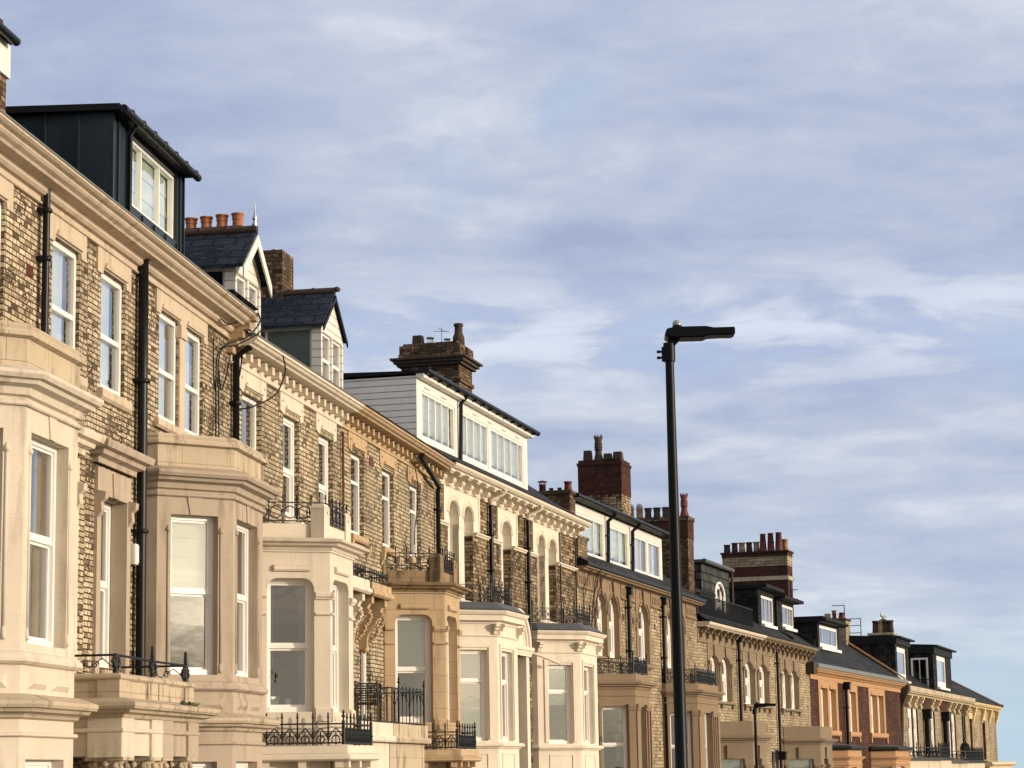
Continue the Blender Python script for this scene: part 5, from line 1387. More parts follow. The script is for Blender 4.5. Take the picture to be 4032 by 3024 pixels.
def h5_dormers():
    h = H5A; d = -.95; ua, ub, zb, zt = 5.1, 10.3, 7.5, 9.95
    m = MB(); wa, wb = 7.55, 9.15
    m.wall((ua, d), (ub, d), zb, zt, [(wa-ua, wb-ua, 7.62, 9.30, .5)], .1); m.wall((ua, -4), (ua, d), zb, zt); m.wall((ub, d), (ub, -4), zb, zt)
    m.wall((.2, d-1.0), (ua, d-1.0), zb, zt+.25, ())
    o = h.part(m, 'dormer', ['slate_green'])
    h.window((wa, d-.07), 7.62, wb-wa, 1.68, 0, 'sash', None, split=.5, fw=.13)
    m = MB(); m.tube([(wa-.05+1.70*0, d+.01, 7.62)]+[((wa+wb)/2+(.84)*math.cos(t), d+.01, 8.80+.54*math.sin(t)) for t in [math.pi-math.pi*k/12 for k in range(13)]]+[(wb+.05, d+.01, 7.62)], .06, 6); h.part(m, 'arch_trim', ['white_frame'], o)
    r = MB(); r.box(ua-.1, ub+.12, -4.1, d+.14, zt, zt+.12); r.tube([(ua-.1, d+.16, zt+.06), (ub+.15, d+.16, zt+.06)], .09, 8); r.box(.1, ua-.1, -4.1, d-.9, zt+.25, zt+.37); h.part(r, 'dormer_roof', ['lead_sheet'], o)
    g = MB(); g.tube([(ub+.08, d+.12, zt), (ub+.08, d+.12, zb)], .06, 8); h.part(g, 'gutter_pipe', ['terracotta_dark'], o)
    # stone-fronted pediment dormer half hidden beside it
    m = MB(); m.box(1.2, 4.4, -2.2, -.35, 7.6, 8.45); m.box(1.0, 4.6, -2.3, -.25, 8.45, 8.6); h.part(m, 'parapet_dormer', ['slate_black'])
    railing(h, [(-.5, -.15), (-.5, .25), (9.3, .25), (9.3, -.6)], 7.42, 8.22, 'bars', None, False, .020, pitch=.14, name='roof_guard')
    m = MB()
    for k in range(9): m.tube([(.2+k*1.1, .2, 7.32), (.75+k*1.1, -.1, 7.62), (1.3+k*1.1, .2, 7.32)], .02, 4, 0, False)
    h.part(m, 'guard_stay', ['black_iron'])
    for (ua, ub, d, wa, wb, z0, z1, sp) in ((14.35, 17.95, -.55, 15.05, 17.75, 8.0, 9.28, (.36, .70)), (18.9, 23.05, -.62, 20.2, 22.95, 8.15, 9.2, (.5, .74))):
        h = H5B; zt = 9.55 if ua < 18 else 9.36
        m = MB(); m.wall((ua, d), (ub, d), 7.4, zt, [(wa-ua, wb-ua, z0, z1)], .1); m.wall((ua, -3.6), (ua, d), 7.4, zt); m.wall((ub, d), (ub, -3.6), 7.4, zt)
        o = h.part(m, 'dormer', ['slate_black'])
        h.window((wa, d-.03), z0, wb-wa, z1-z0, 0, 'casement', None, split=sp, fw=.12)
        r = MB(); r.box(ua-.1, ub+.25, -3.7, d+.25, zt, zt+.14); r.box(ua-.15, ub+.35, d+.25, d+.45, zt+.02, zt+.16); h.part(r, 'dormer_roof', ['black_cladding'], o)
        s_ = MB(); s_.sweep([(wa-.1, d), (wb+.1, d)], BAND(z0-.01, z0-.14, .16)); h.part(s_, 'dormer_sill', ['white_frame'], o)
    m = MB(); m.prism([(.2, 7.35), (.2, 7.55), (-3.4, 9.3), (-3.4, 9.1)], 18.35, 18.7, 'u'); H5B.part(m, 'roof_upstand', ['slate_black'])
    m = MB(); m.prism([(.35, 7.32), (.35, 7.6), (-3.6, 9.75), (-3.6, 9.1)], 22.95, 23.16, 'u'); H5B.part(m, 'roof_upstand', ['slate_black'])
h5_dormers()
chimney(H5B, 22.7, 23.9, -3.95, -.78, 7.6, 11.98, [(7.6, 10.55, 0, 'brick_stack_red'), (10.55, 10.75, .05, 'stone_weathered'), (10.75, 11.25, .01, 'brick_stack_red'), (11.25, 11.72, .02, 'brick_pale'), (11.72, 11.90, .04, 'brick_stack_red'), (11.90, 11.98, .10, 'brick_stack_red')],
        [('plain', 23.1, -3.8, .42, .16, 'terracotta_dark')]+[('plain', 23.1, -3.42+.36*k, .50, .15, 'terracotta_buff' if k % 2 else 'terracotta_dark') for k in range(4)]+
        [('taper', 22.95, -1.98, .86, .15, 'terracotta_red'), ('taper', 22.95, -1.60, .88, .15, 'terracotta_red'), ('taper', 22.95, -1.20, .90, .16, 'terracotta_red'), ('plain', 23.4, -.98, .60, .15, 'terracotta_buff'), ('plain', 23.5, -1.7, .5, .15, 'terracotta_dark')])

# ================================================================== orange trimmed red brick house
H6 = House('terraced_house', 'dark red brick house with bright orange painted window surrounds and eaves', (14.029, 109.336), 19.3, 25.52)
def build_h6():
    h = H6; L = 25.52; st = 'paint_orange'
    ws = [(2.30, 3.9), (4.35, 5.95), (9.5, 11.2), (15.4, 17.25), (17.6, 19.25)]
    pls = [bay_plan(2.6, 6.1, 1.2, 60, .1), bay_plan(15.2, 19.6, 1.3, 60, .1)]
    dr = (10.3, 12.2, h.base+.2, 1.2)
    shell(h, 0, L, 6.0, [(a, b, 3.38, 5.50) for a, b in ws]+[dr], 'brick_red', .24, [(p[1][0]+.3, p[4][0]-.3, h.base, 2.4) for p in pls], st)
    room_shade(h, 0, L, h.base, 5.95, (-.6, 2.7))
    for a, b in ws: h.window((a, -.21), 3.38, b-a, 2.12, 0, 'sash', 'drape', split=.5, fw=.24)
    h.window((dr[0], -.2), dr[2], dr[1]-dr[0], dr[3]-dr[2], 0, 'topcase', None)
    for hs in (ws[:2], ws[2:3], ws[3:]):
        u0, u1 = hs[0][0]-.55, hs[-1][1]+.5
        m = MB(); m.wall((u0, .05), (u1, .05), 3.30, 5.83, [(a-u0, b-u0, 3.2, 5.45) for a, b in hs], .06)
        for u in (u0, u1): m.face([(u, .05, 3.3), (u, -.01, 3.3), (u, -.01, 5.83), (u, .05, 5.83)])
        for a, b in hs:
            m.prism([(a-.02, 5.44), (b+.02, 5.44), (b-.18, 5.60), (a+.18, 5.60)], .04, .09)
        h.part(m, 'window_surround', [st])
        sill(h, u0-.08, u1+.08, 3.38, st, .16, .26)
        m = MB()
        for u in (u0+.1, u1-.1): m.box(u-.12, u+.12, 0, .14, 2.86, 3.14)
        h.part(m, 'sill_bracket', [st])
    mould(h, [(0, 0), (L, 0)], BAND(6.05, 5.80, .05), st, 'frieze')
    mould(h, [(0, 0), (L, 0)], [(-.02, 6.04), (.12, 6.04), (.18, 6.12), (.30, 6.15), (.34, 6.22), (.40, 6.26), (.42, 6.31), (-.02, 6.32)], st, 'cornice')
    mould(h, [(-.02, 0), (L-.1, 0)], [(.10, 6.322), (.44, 6.32), (.47, 6.36), (.47, 6.50), (.40, 6.55), (.10, 6.56)], 'lead_edge', 'gutter')
    m = MB(); m.box(-.9, .0, -.1, .42, 6.02, 6.55); h.part(m, 'kneeler', ['stone_dark'])
    downpipe(h, [(8.15, .16, 5.9), (8.15, .16, 2.6)], .085, [(8.15, .16, 4.6)], hopper=(8.15, .2, 5.82, .32))
    for pl in pls:
        rows = [(-1.4, 1.58, 0, (.14, .82), (.16, .6), 'sash', 'drape', 'drape', .5)]
        o = bay(h, pl, h.base-.5, 2.44, rows, st, .22, 2.5, 'lead_sheet')
        mould(h, pl, [(-.4, 2.44), (.16, 2.44), (.20, 2.48), (.20, 2.56), (.10, 2.62), (-.4, 2.66)], 'black_gutter', 'bay_gutter', o)
        mould(h, pl, [(-.9, 2.62), (-.05, 2.60), (-.7, 2.72), (-.9, 2.74)], 'lead_sheet', 'lead_roof', o)
        mould(h, pl, CORN(2.08, 1.92, .18), st, 'cornice', o); mould(h, pl, ROLLM(1.72, 1.66, .05), st, 'band', o)
    m = MB(); m.box(6.6, 9.0, 0, .5, 1.62, 1.75); m.box(6.75, 8.85, 0, .4, h.base, 1.62); h.part(m, 'door_case', [st])
    # box dormer on the slope
    d = -1.55; ua, ub, zb, zt = 9.75, 15.35, 7.0, 9.12
    m = MB(); wa, wb = 10.25, 14.95
    m.wall((ua, d), (ub, d), zb, zt, [(wa-ua, wb-ua, 7.86, 9.0)], .1); m.wall((ua, -4.0), (ua, d), zb, zt); m.wall((ub, d), (ub, -4.0), zb, zt)
    o = h.part(m, 'dormer', ['slate_black'])
    h.window((wa, d-.03), 7.86, wb-wa, 1.14, 0, 'casement', None, split=(.17, .68), fw=.16)
    m = MB(); m.sweep([(wa-.2, d), (wb+.2, d)], BAND(7.85, 7.70, .18)); h.part(m, 'dormer_sill', ['white_frame'], o)
    r = MB(); r.box(ua-.15, ub+.45, -4.2, d+.35, zt, zt+.30); r.tube([(ua-.1, d+.40, zt+.12), (ub+.5, d+.40, zt+.12)], .09, 8); h.part(r, 'dormer_roof', ['black_cladding'], o)
    # raking stone verge against the next house
    m = MB(); m.prism([(.30, 6.56), (.30, 6.66), (-4.2, 9.72), (-4.2, 9.60)], L-.45, L-.12, 'u'); h.part(m, 'verge', ['paint_orange'])
build_h6()
roof(H6, 0, 25.4, 6.55, .20, -3.7, mat='slate_grey')
chimney(H6, 24.6, 26.0, -4.35, -2.95, 7.0, 10.22, [(7.0, 10.1, 0, 'brick_yellow'), (10.1, 10.22, .06, 'brick_stack')], [('square', 25.2, -4.12, .34, .18, 'terracotta_buff'), ('crown', 25.2, -3.72, .55, .14, 'terracotta_red'), ('taper', 25.2, -3.28, .38, .17, 'terracotta_red')])
chimney(H6, 1.0, 2.4, -4.6, -3.4, 7.0, 9.45, [(7.0, 9.33, 0, 'brick_pale'), (9.33, 9.45, .08, 'brick_stack')], [('square', 1.7, -4.2, .16, .25, 'terracotta_buff'), ('plain', 1.7, -3.7, .12, .16, 'terracotta_dark')])

# ================================================================== pale brick house with tall white windows and two black dormers
H7 = House('terraced_house', 'pale brick house with tall white windows, hopper pipes and twin black slate dormers', (22.465, 133.423), 18.3, 30.48)
def build_h7():
    h = H7; L = 30.48; st = 'stone_pale'
    ws = [(2.1, 3.95), (4.2, 5.95), (11.5, 13.2), (19.45, 21.0), (21.3, 23.2), ]
    shell(h, 0, L, 5.8, [(a, b, 2.1, 5.0) for a, b in ws], 'brick_pale', .13, (), 'brick_red')
    room_shade(h, 0, L, h.base, 5.75, (-1.4, 1.9))
    for a, b in ws: h.window((a, -.10), 2.1, b-a, 2.9, 0, 'sash', 'lace', split=.5, fw=.36)
    mould(h, [(0, 0), (L, 0)], [(-.02, 5.72), (.24, 5.72), (.30, 5.80), (.46, 5.84), (.50, 5.90), (-.02, 5.92)], st, 'cornice')
    mould(h, [(0, 0), (L, 0)], [(.1, 5.922), (.52, 5.92), (.54, 5.96), (.54, 6.20), (.46, 6.24), (.1, 6.26)], 'stone_weathered', 'gutter')
    m = MB(); m.prism([(0, 5.718), (.40, 5.718), (.40, 5.55), (.32, 5.50), (.30, 5.36), (.20, 5.32), (.18, 5.20), (.08, 5.16), (0, 5.10)], -.20, .20, 'u'); m.lathe((0, .16, 5.10), [(.05, -.12), (.14, 0), (.05, .1)], 8)
    t = m.build('bracket', [st]); md = t.data; bpy.data.objects.remove(t)
    for u in (1.5, 3.95, 6.35, 10.95, 13.7, 18.95, 21.5, 24.0, 28.2): link('bracket', md, h.e, (u, 0, -h.base))
    for a, b in ((.3, 1.6), (6.2, 11.2), (13.5, 19.1), (23.5, 30.2)):
        m = MB(); m.box(a, b, -.01, .03, 5.05, 5.72); h.part(m, 'frieze_panel', ['brick_red'])
    for u in (8.2, 16.5): downpipe(h, [(u, .25, 5.0), (u, .25, 1.0)], .20, [], hopper=(u, .26, 4.95, .52))
    for u in (26.2, 27.2): downpipe(h, [(u, .1, 5.0), (u, .1, 1.0)], .06)
    m = MB(); m.prism([(.0, 2.6), (.0, 6.1), (.5, 6.3), (.5, 6.0), (.1, 5.0)], -.55, -.02, 'u'); h.part(m, 'party_corbel', ['stone_dark'])
    # two stone bays carrying iron balconies
    for q, zf in (([(.2, 0), (3.7, 1.6), (8.2, 1.6), (11.7, 0)], 2.02), ([(12.6, 0), (15.4, 1.6), (25.0, 1.6), (26.4, 0)], 1.84)):
        m = MB(); m.prism(q, h.base-.5, zf-.12, 'z'); o = h.part(m, 'bay_window', ['stone_cream'])
        m = MB(); m.prism([(q[0][0]-.2, 0), (q[1][0]-.2, q[1][1]+.2), (q[2][0]+.2, q[2][1]+.2), (q[3][0]+.2, 0)], zf-.119, zf, 'z'); h.part(m, 'balcony_floor', ['black_iron'], o)
        railing(h, [(q[0][0]+.1, .03), (q[1][0], 1.5), (q[2][0], 1.5), (q[3][0]-.1, .03)], zf, zf+.62, 'spears', o, True, .030, pitch=.42)
    # dormers
    d = -.28; ua, ub, zt = .1, 5.2, 8.70
    m = MB(); m.wall((ua, d), (ub, d), 6.0, zt, [(.75-ua, 4.15-ua, 6.62, 8.55)], .14); m.wall((ua, -4.3), (ua, d), 6.0, zt+.1); m.wall((ub, d), (ub, -4.3), 6.0, zt)
    o = h.part(m, 'dormer', ['slate_black']); h.window((.75, d-.05), 6.62, 3.4, 1.93, 0, 'single', None, fw=.30)
    r = MB(); r.prism([(d+.12, zt), (d+.12, zt+.42), (-4.5, zt+.62), (-4.5, zt)], ua-.1, ub+.15, 'u'); r.box(ua-.1, ub+.7, d+.12, d+.34, zt+.34, zt+.44); h.part(r, 'dormer_roof', ['black_cladding'], o)
    s_ = MB(); s_.sweep([(.5, d), (4.5, d)], BAND(6.60, 6.48, .2)); h.part(s_, 'dormer_sill', ['white_frame'], o)
    d = -.02; ua, ub, zt = 13.9, 22.4, 8.72
    m = MB(); m.wall((ua, d), (ub, d), 6.0, zt, [(15.55-ua, 19.8-ua, 6.62, 8.66)], .14)
    m.wall((ua, -4.0), (ua, d), 6.0, zt+.1, [(4.0-1.45, 4.0-.35, 6.3, 8.45)], .10); m.wall((ub, d), (ub, -4.0), 6.0, zt)
    o = h.part(m, 'dormer', ['slate_black']); h.window((15.55, d-.05), 6.62, 4.25, 2.04, 0, 'single', 'lace', fw=.30)
    h.window((ua, -1.45), 6.3, 1.10, 2.15, math.pi/2, 'casement', 'drape', split=(.5,), fw=.12)
    r = MB(); r.prism([(d+.10, zt), (d+.10, zt+.55), (-4.2, zt+.78), (-4.2, zt)], ua-.1, ub+.2, 'u'); r.box(ua-.1, ub+.9, d+.10, d+.32, zt+.44, zt+.54); h.part(r, 'dormer_roof', ['black_cladding'], o)
    s_ = MB(); s_.sweep([(15.3, d), (20.1, d)], BAND(6.60, 6.46, .2)); h.part(s_, 'dormer_sill', ['white_frame'], o)
    railing(h, [(ua-.35, -1.6), (ua-.35, -.12)], 6.3, 7.05, 'bars', o, False, .03, pitch=.12)
build_h7()
roof(H7, 0, 30.3, 6.26, .15, -3.7, mat='slate_black')
chimney(H7, 24.3, 26.0, -5.8, -4.2, 7.0, 10.75, [(7.0, 10.6, 0, 'brick_stack'), (10.6, 10.75, .12, 'stone_weathered')],
        [('plain', 24.9, -5.45+.36*k, .88, .2, 'terracotta_dark' if k != 1 else 'terracotta_buff') for k in range(4)]+[('cowl', 25.6, -5.0, 1.02, .2, 'terracotta_dark')])

# ================================================================== end house with hipped roof
H8 = House('terraced_house', 'end house of the terrace with hipped slate roof and stepped pale eaves corbels', (32.036, 162.365), 18.0, 17.3)
def build_h8():
    h = H8; L = 17.3; st = 'stone_yellow'
    ws = [(.3, 1.6), (8.0, 9.75)]
    shell(h, 0, L, 5.7, [(a, b, 1.95, 4.82) for a, b in ws], 'brick_pale', .4, (), 'brick_red')
    room_shade(h, 0, L, h.base, 5.65, (-1.6, 1.7))
    for a, b in ws: h.window((a, -.34), 1.95, b-a, 2.87, 0, 'sash', None, split=.5, fw=.26)
    mould(h, [(0, 0), (L+.2, 0)], [(-.02, 5.66), (.20, 5.66), (.26, 5.74), (.40, 5.80), (.48, 5.90), (.50, 6.0), (-.02, 6.02)], st, 'cornice')
    m = MB()
    for k in range(6): m.box(-.34, .34, 0, .34-.05*k, 5.66-.17*(k+1), 5.655-.17*k)
    t = m.build('bracket', [st]); md = t.data; bpy.data.objects.remove(t)
    for u in (2.2, 7.6, 12.2, 17.0): link('bracket', md, h.e, (u, 0, -h.base))
    m = MB()
    for a in (-.2, 7.5): m.box(a, a+2.6, -.01, .035, 4.83, 5.25)
    h.part(m, 'lintel', [st])
    for z in (5.2, 5.34, 5.48): mould(h, [(0, 0), (L, 0)], BAND(z+.05, z, .04), st, 'string_course')
    m = MB(); zr = 6.0+.62*4.8
    m.prism([(.5, 6.02), (-4.4, zr), (-9.3, 6.02)], 0, 8.0, 'u')
    A = [(8.0, .5, 6.02), (L+.6, .5, 6.02), (L+.6, -9.3, 6.02), (8.0, -9.3, 6.02)]; T = (8.0, -4.4, zr)
    m.face([A[0], A[1], T]); m.face([A[1], A[2], T]); m.face([A[2], A[3], T]); m.face(A)
    o = h.part(m, 'roof', ['slate_grey'])
    m = MB(); m.tube([(L+.6, .5, 6.05), (8.0, -4.4, zr+.03)], .10, 8); m.lathe((L+.55, .48, 6.02), [(.12, 0), (.12, .12), (.02, .2)], 8); h.part(m, 'ridge_tile', ['terracotta_dark'], o)
    m = MB(); m.box(L-.02, L, -9.4, 0, h.base-.5, 6.0); h.part(m, 'end_wall', ['brick_pale'])
    m = MB(); m.box(-1.5, 13.6, 0, 1.45, h.base-.5, 1.48); m.prism([(0, 1.48), (1.6, 1.48), (1.75, 1.58), (1.6, 1.76), (0, 1.8)], -1.8, 14.6, 'u'); h.part(m, 'porch', ['stone_pale'])
build_h8()

# ================================================================== ground: the street follows the curve of the terrace
def strip(name, d0, d1, dz, mat, thick=None):
    """a ribbon between two offsets from the line of frontages"""
    line = []
    for h, L in ((H0, 0), (H2A, 0), (H3, 0), (H4, 0), (H5A, 0), (H6, 0), (H7, 0), (H8, 0)):
        line.append((h.world(h.u0, 0, 0), h.a))
    line.insert(0, (line[0][0]-Vector((math.sin(H0.a), math.cos(H0.a), 0))*55, H0.a))
    line.append((H8.world(160, 0, 0), H8.a))
    pts = []
    for (a, aa), (b, bb) in zip(line, line[1:]):
        n = max(1, int((b-a).length/8))
        for k in range(n): pts.append((a.lerp(b, k/n), aa+(bb-aa)*k/n))
    pts.append(line[-1])
    vs, fs = [], []
    for p, a in pts:
        nrm = Vector((math.cos(a), -math.sin(a), 0))
        for d in (d0, d1):
            q = p+nrm*d; vs.append((q.x, q.y, ground_z(p.y)+dz))
    for i in range(len(pts)-1): fs.append((2*i, 2*i+1, 2*i+3, 2*i+2))
    me = bpy.data.meshes.new(name); me.from_pydata(vs, [], fs); me.materials.append(MATS[mat]); me.uv_layers.new()
    return tag(link(name, me), kind='structure')
strip('front_yards', -12, 3.4, .06, 'paving')
strip('pavement', 3.404, 9.3, .05, 'paving')
strip('kerb', 9.304, 9.45, .062, 'kerbstone')
strip('road', 9.454, 17.4, -.06, 'asphalt')
strip('road_marking', 13.35, 13.47, -.055, 'road_paint')
strip('kerb', 17.404, 17.55, .062, 'kerbstone')
strip('promenade', 17.554, 24, .05, 'paving')
def ground_sheet():
    vs, fs = [], []; xs = [-4000, -600, -100, -30, 0, 30, 100, 600, 4000]; ys = [-4000, -500, -60, 0, 15, 50, 100, 150, 190, 260, 600, 4000]
    for y in ys:
        for x in xs: vs.append((x, y, ground_z(y)-.20-(.9 if x > 60 else 0)-(0 if abs(x) < 200 else 4)))
    n = len(xs)
    for j in range(len(ys)-1):
        for i in range(n-1): fs.append((j*n+i, j*n+i+1, (j+1)*n+i+1, (j+1)*n+i))
    me = bpy.data.meshes.new('ground'); me.from_pydata(vs, [], fs); me.materials.append(MATS['grass_ground']); me.uv_layers.new()
    tag(link('ground', me), kind='structure')
ground_sheet()

# ================================================================== street lamps
def street_lamp(x, y, label, rz=0.0, k=1.0):
    z0 = ground_z(y)+.05
    o = bpy.data.objects.new('street_lamp', None); COL.objects.link(o); o.location = (x, y, z0); o.rotation_euler = (0, 0, rz)
    tag(o, label, 'street lamp', 'black street lamps')
    H = 6.11*k
    def prt(m, name, mats, par=None): return m.build(name, mats, par or o)
    m = MB(); m.tube([(0, 0, 0), (0, 0, 1.1), (0, 0, 1.15), (0, 0, 3.0), (0, 0, H-.22)], [.082, .082, .064, .058, .043], 14); prt(m, 'pole', ['black_paint'])
    m = MB(); m.tube([(0, 0, H-.245), (0, 0, H-.06)], .059, 14); m.box(-.075, .02, -.03, .03, H-.24, H-.10)
    for z in (H-.205, H-.145): m.tube([(-.05, 0, z), (-.115, 0, z)], .012, 6); m.lathe((-.105, 0, z-.012), [(.02, 0), (.02, .024)], 6)
    prt(m, 'collar', ['black_paint'])
    m = MB(); m.prism([(-.03, H-.085), (.055, H-.085), (.12, H-.02), (.0, H-.02)], -.045, .045); prt(m, 'knuckle', ['black_paint'])
    m = MB()
    # flat lantern: rounded back, deep gear housing, slim optic
    top = [(-.035, H+.045), (-.02, H+.07), (.06, H+.085), (.36, H+.088), (.44, H+.072), (.64, H+.075), (.648, H+.06)]
    bot = [(.648, H+.01), (.63, H+.005), (.385, H-.005), (.335, H-.025), (.06, H-.028), (-.02, H-.025), (-.04, H-.005)]
    m.prism(top+bot, -.11, .11); m.prism([(a*.96+.01, (b-H-.03)*.8+H+.03) for a, b in top+bot], -.14, .14)
    prt(m, 'lantern', ['black_paint'])
    m = MB(); m.box(.36, .62, -.09, .09, H-.004, H+.001); prt(m, 'lens', ['black_gutter'])
    m = MB(); m.lathe((.085, 0, H+.088), [(.05, 0), (.048, .025), (.04, .03)], 12); prt(m, 'photocell_base', ['black_paint'])
    m = MB(); m.lathe((.085, 0, H+.118), [(.044, 0), (.046, .02), (.036, .045), (.01, .056)], 12); prt(m, 'photocell', ['clear_dome'])
    return o
street_lamp(1.562, 22.0, 'tall black street lamp post in the foreground, standing alone against the sky', R_(0))
street_lamp(7.33, 70.6, 'small distant black street lamp in front of the taupe bays', R_(-4))

# ================================================================== things fixed to or resting on the houses
def cable(name, h, runs, r, label, mat='black_paint', cat='cable'):
    m = MB()
    for pts in runs:
        # smooth the run a little
        P = [Vector(p) for p in pts]; Q = []
        for i in range(len(P)-1):
            a, b, c, d = P[max(i-1, 0)], P[i], P[i+1], P[min(i+2, len(P)-1)]
            for k in range(5):
                t = k/5; Q.append(.5*((2*b)+(c-a)*t+(2*a-5*b+4*c-d)*t*t+(3*b-a-3*c+d)*t**3))
        Q.append(P[-1]); m.tube(Q, r, 5, 0)
    o = m.build(name, [mat], None, h.base, ush=h.u0)
    o.location = (h.O[0], h.O[1], h.base); o.rotation_euler = (0, 0, math.pi/2-h.a)
    return tag(o, label, cat)
cable('cable_bundle', H1, [
    [(12.7, .56, 9.5), (12.75, .60, 9.35), (12.5, .45, 9.05), (12.1, .2, 8.85), (11.95, .06, 8.6), (11.93, .05, 7.6), (11.95, .05, 6.9)],
    [(12.72, .58, 9.5), (12.8, .6, 9.2), (12.4, .3, 8.9), (12.12, .06, 8.7), (12.12, .05, 7.7), (12.14, .05, 6.9)],
    [(12.1, .05, 8.4), (12.25, .05, 8.1), (12.5, .05, 8.3), (12.75, .06, 8.7)],
    [(11.75, .05, 8.9), (11.78, .05, 8.3), (11.9, .05, 8.0)],
    [(11.8, .16, 9.24), (12.2, .2, 9.22), (12.7, .3, 9.38)]], .013, 'slack black cables looping down the brickwork beside the stone kneeler')
cable('drooping_cable', H2A, [[(1.55, .52, 9.08), (1.75, .50, 8.8), (1.45, .4, 8.35), (.75, .15, 8.02), (.28, .06, 7.85), (.22, .06, 7.0), (.3, .06, 6.5)], [(.12, .2, 8.95), (.3, .1, 8.6), (.35, .06, 8.5)]], .014, 'single black cable drooping from the cream eaves to the first downpipe')
cable('loose_cable', H2B, [[(14.3, .1, 8.7), (14.75, .07, 8.35), (14.7, .06, 7.8), (14.45, .06, 7.3), (14.4, .05, 6.9)], [(14.5, .05, 6.7), (14.8, .05, 6.3), (15.1, .05, 6.15)]], .012, 'thin loose cable trailing down sandstone window surround')
def alarm():
    h = H1; m = MB(); m.box(7.33, 7.50, .0, .09, 4.70, 5.0); m.box(7.345, 7.485, .09, .105, 4.72, 4.98)
    o = m.build('alarm_box', ['white_frame'], None, h.base, ush=h.u0); o.location = (h.O[0], h.O[1], h.base); o.rotation_euler = (0, 0, math.pi/2-h.a)
    tag(o, 'white plastic alarm box on the brick wall beside the fat black pipe', 'alarm box')
alarm()
def creeper():
    h = H4; m = MB(); rr = random.Random(11)
    stems = [[(.7, .45, 5.0), (.9, .2, 5.6), (1.5, .1, 6.4), (1.85, .1, 7.1), (1.95, .25, 7.75)], [(1.0, .3, 5.0), (1.4, .1, 5.9), (1.65, .1, 6.8), (1.7, .2, 7.6), (1.75, .42, 7.95)], [(1.9, .1, 4.8), (1.92, .08, 6.0), (2.1, .12, 7.0), (2.6, .2, 7.7), (2.9, .42, 8.0)], [(.5, .2, 5.2), (.62, .07, 6.2), (.6, .07, 7.2), (.75, .3, 7.8)]]
    for st in stems:
        for a, b in zip(st, st[1:]): m.tube([a, b], .016, 5)
        for k in range(9):
            i = rr.randrange(len(st)-1); t = rr.random(); p = Vector(st[i]).lerp(Vector(st[i+1]), t)
            q = p+Vector((rr.uniform(-.5, .6), rr.uniform(0, .15), rr.uniform(.1, .7))); mm = p.lerp(q, .5)+Vector((rr.uniform(-.1, .1), 0, .06))
            m.tube([p, mm, q], [.010, .008, .004], 4)
            for j in range(2):
                e = q+Vector((rr.uniform(-.3, .3), rr.uniform(-.02, .08), rr.uniform(-.1, .35))); m.tube([mm.lerp(q, rr.random()), e], [.006, .003], 4)
    o = m.build('climbing_plant', ['twig'], None, h.base, ush=h.u0); o.location = (h.O[0], h.O[1], h.base); o.rotation_euler = (0, 0, math.pi/2-h.a)
    tag(o, 'leafless climbing plant of bare twigs on yellow brick wall under brown eaves', 'climbing plant')
creeper()
def prop(name, h, u, d, z, label, cat, rz=0.0):
    o = bpy.data.objects.new(name, None); COL.objects.link(o); o.location = h.world(u, d, z); o.rotation_euler = (0, 0, math.pi/2-h.a+rz)
    return tag(o, label, cat)
def moss():
    o = prop('moss_tuft', H1, 6.05, 1.30, 2.60, 'dark moss tuft growing along the ledge of the left porch', 'moss')
    m = MB(); rr = random.Random(9)
    for k in range(46):
        x = rr.uniform(-.42, .42); m.tube([(x, rr.uniform(-.05, .03), 0), (x+rr.uniform(-.03, .03), rr.uniform(-.04, .04), rr.uniform(.015, .06))], [.012, .003], 4)
    m.build('foliage', ['plant_green'], o)
moss()
def chair():
    o = prop('garden_chair', H2B, 8.0, .45, 2.62, 'dark slatted wooden garden chair on the balcony behind thin iron rails', 'chair', R_(8))
    m = MB()
    for k in range(9): m.box(-.01, .02, -.20, .20, .42+k*.048, .45+k*.048)
    m.build('backrest', ['chair_wood'], o)
    for s_ in (-1, 1):
        m = MB(); m.tube([(-.02, s_*.23, 0), (.0, s_*.23, .40), (-.06, s_*.22, .86)], .022, 6); m.build('leg', ['chair_wood'], o)
        m = MB(); m.tube([(.42, s_*.23, 0), (.40, s_*.23, .62)], .02, 6); m.build('leg', ['chair_wood'], o)
        m = MB(); m.box(-.02, .44, s_*.23-.03, s_*.23+.03, .62, .645); m.build('armrest', ['chair_wood'], o)
    m = MB()
    for k in range(6): m.box(.03+k*.065, .08+k*.065, -.22, .22, .40, .42)
    m.build('seat', ['chair_wood'], o)
chair()
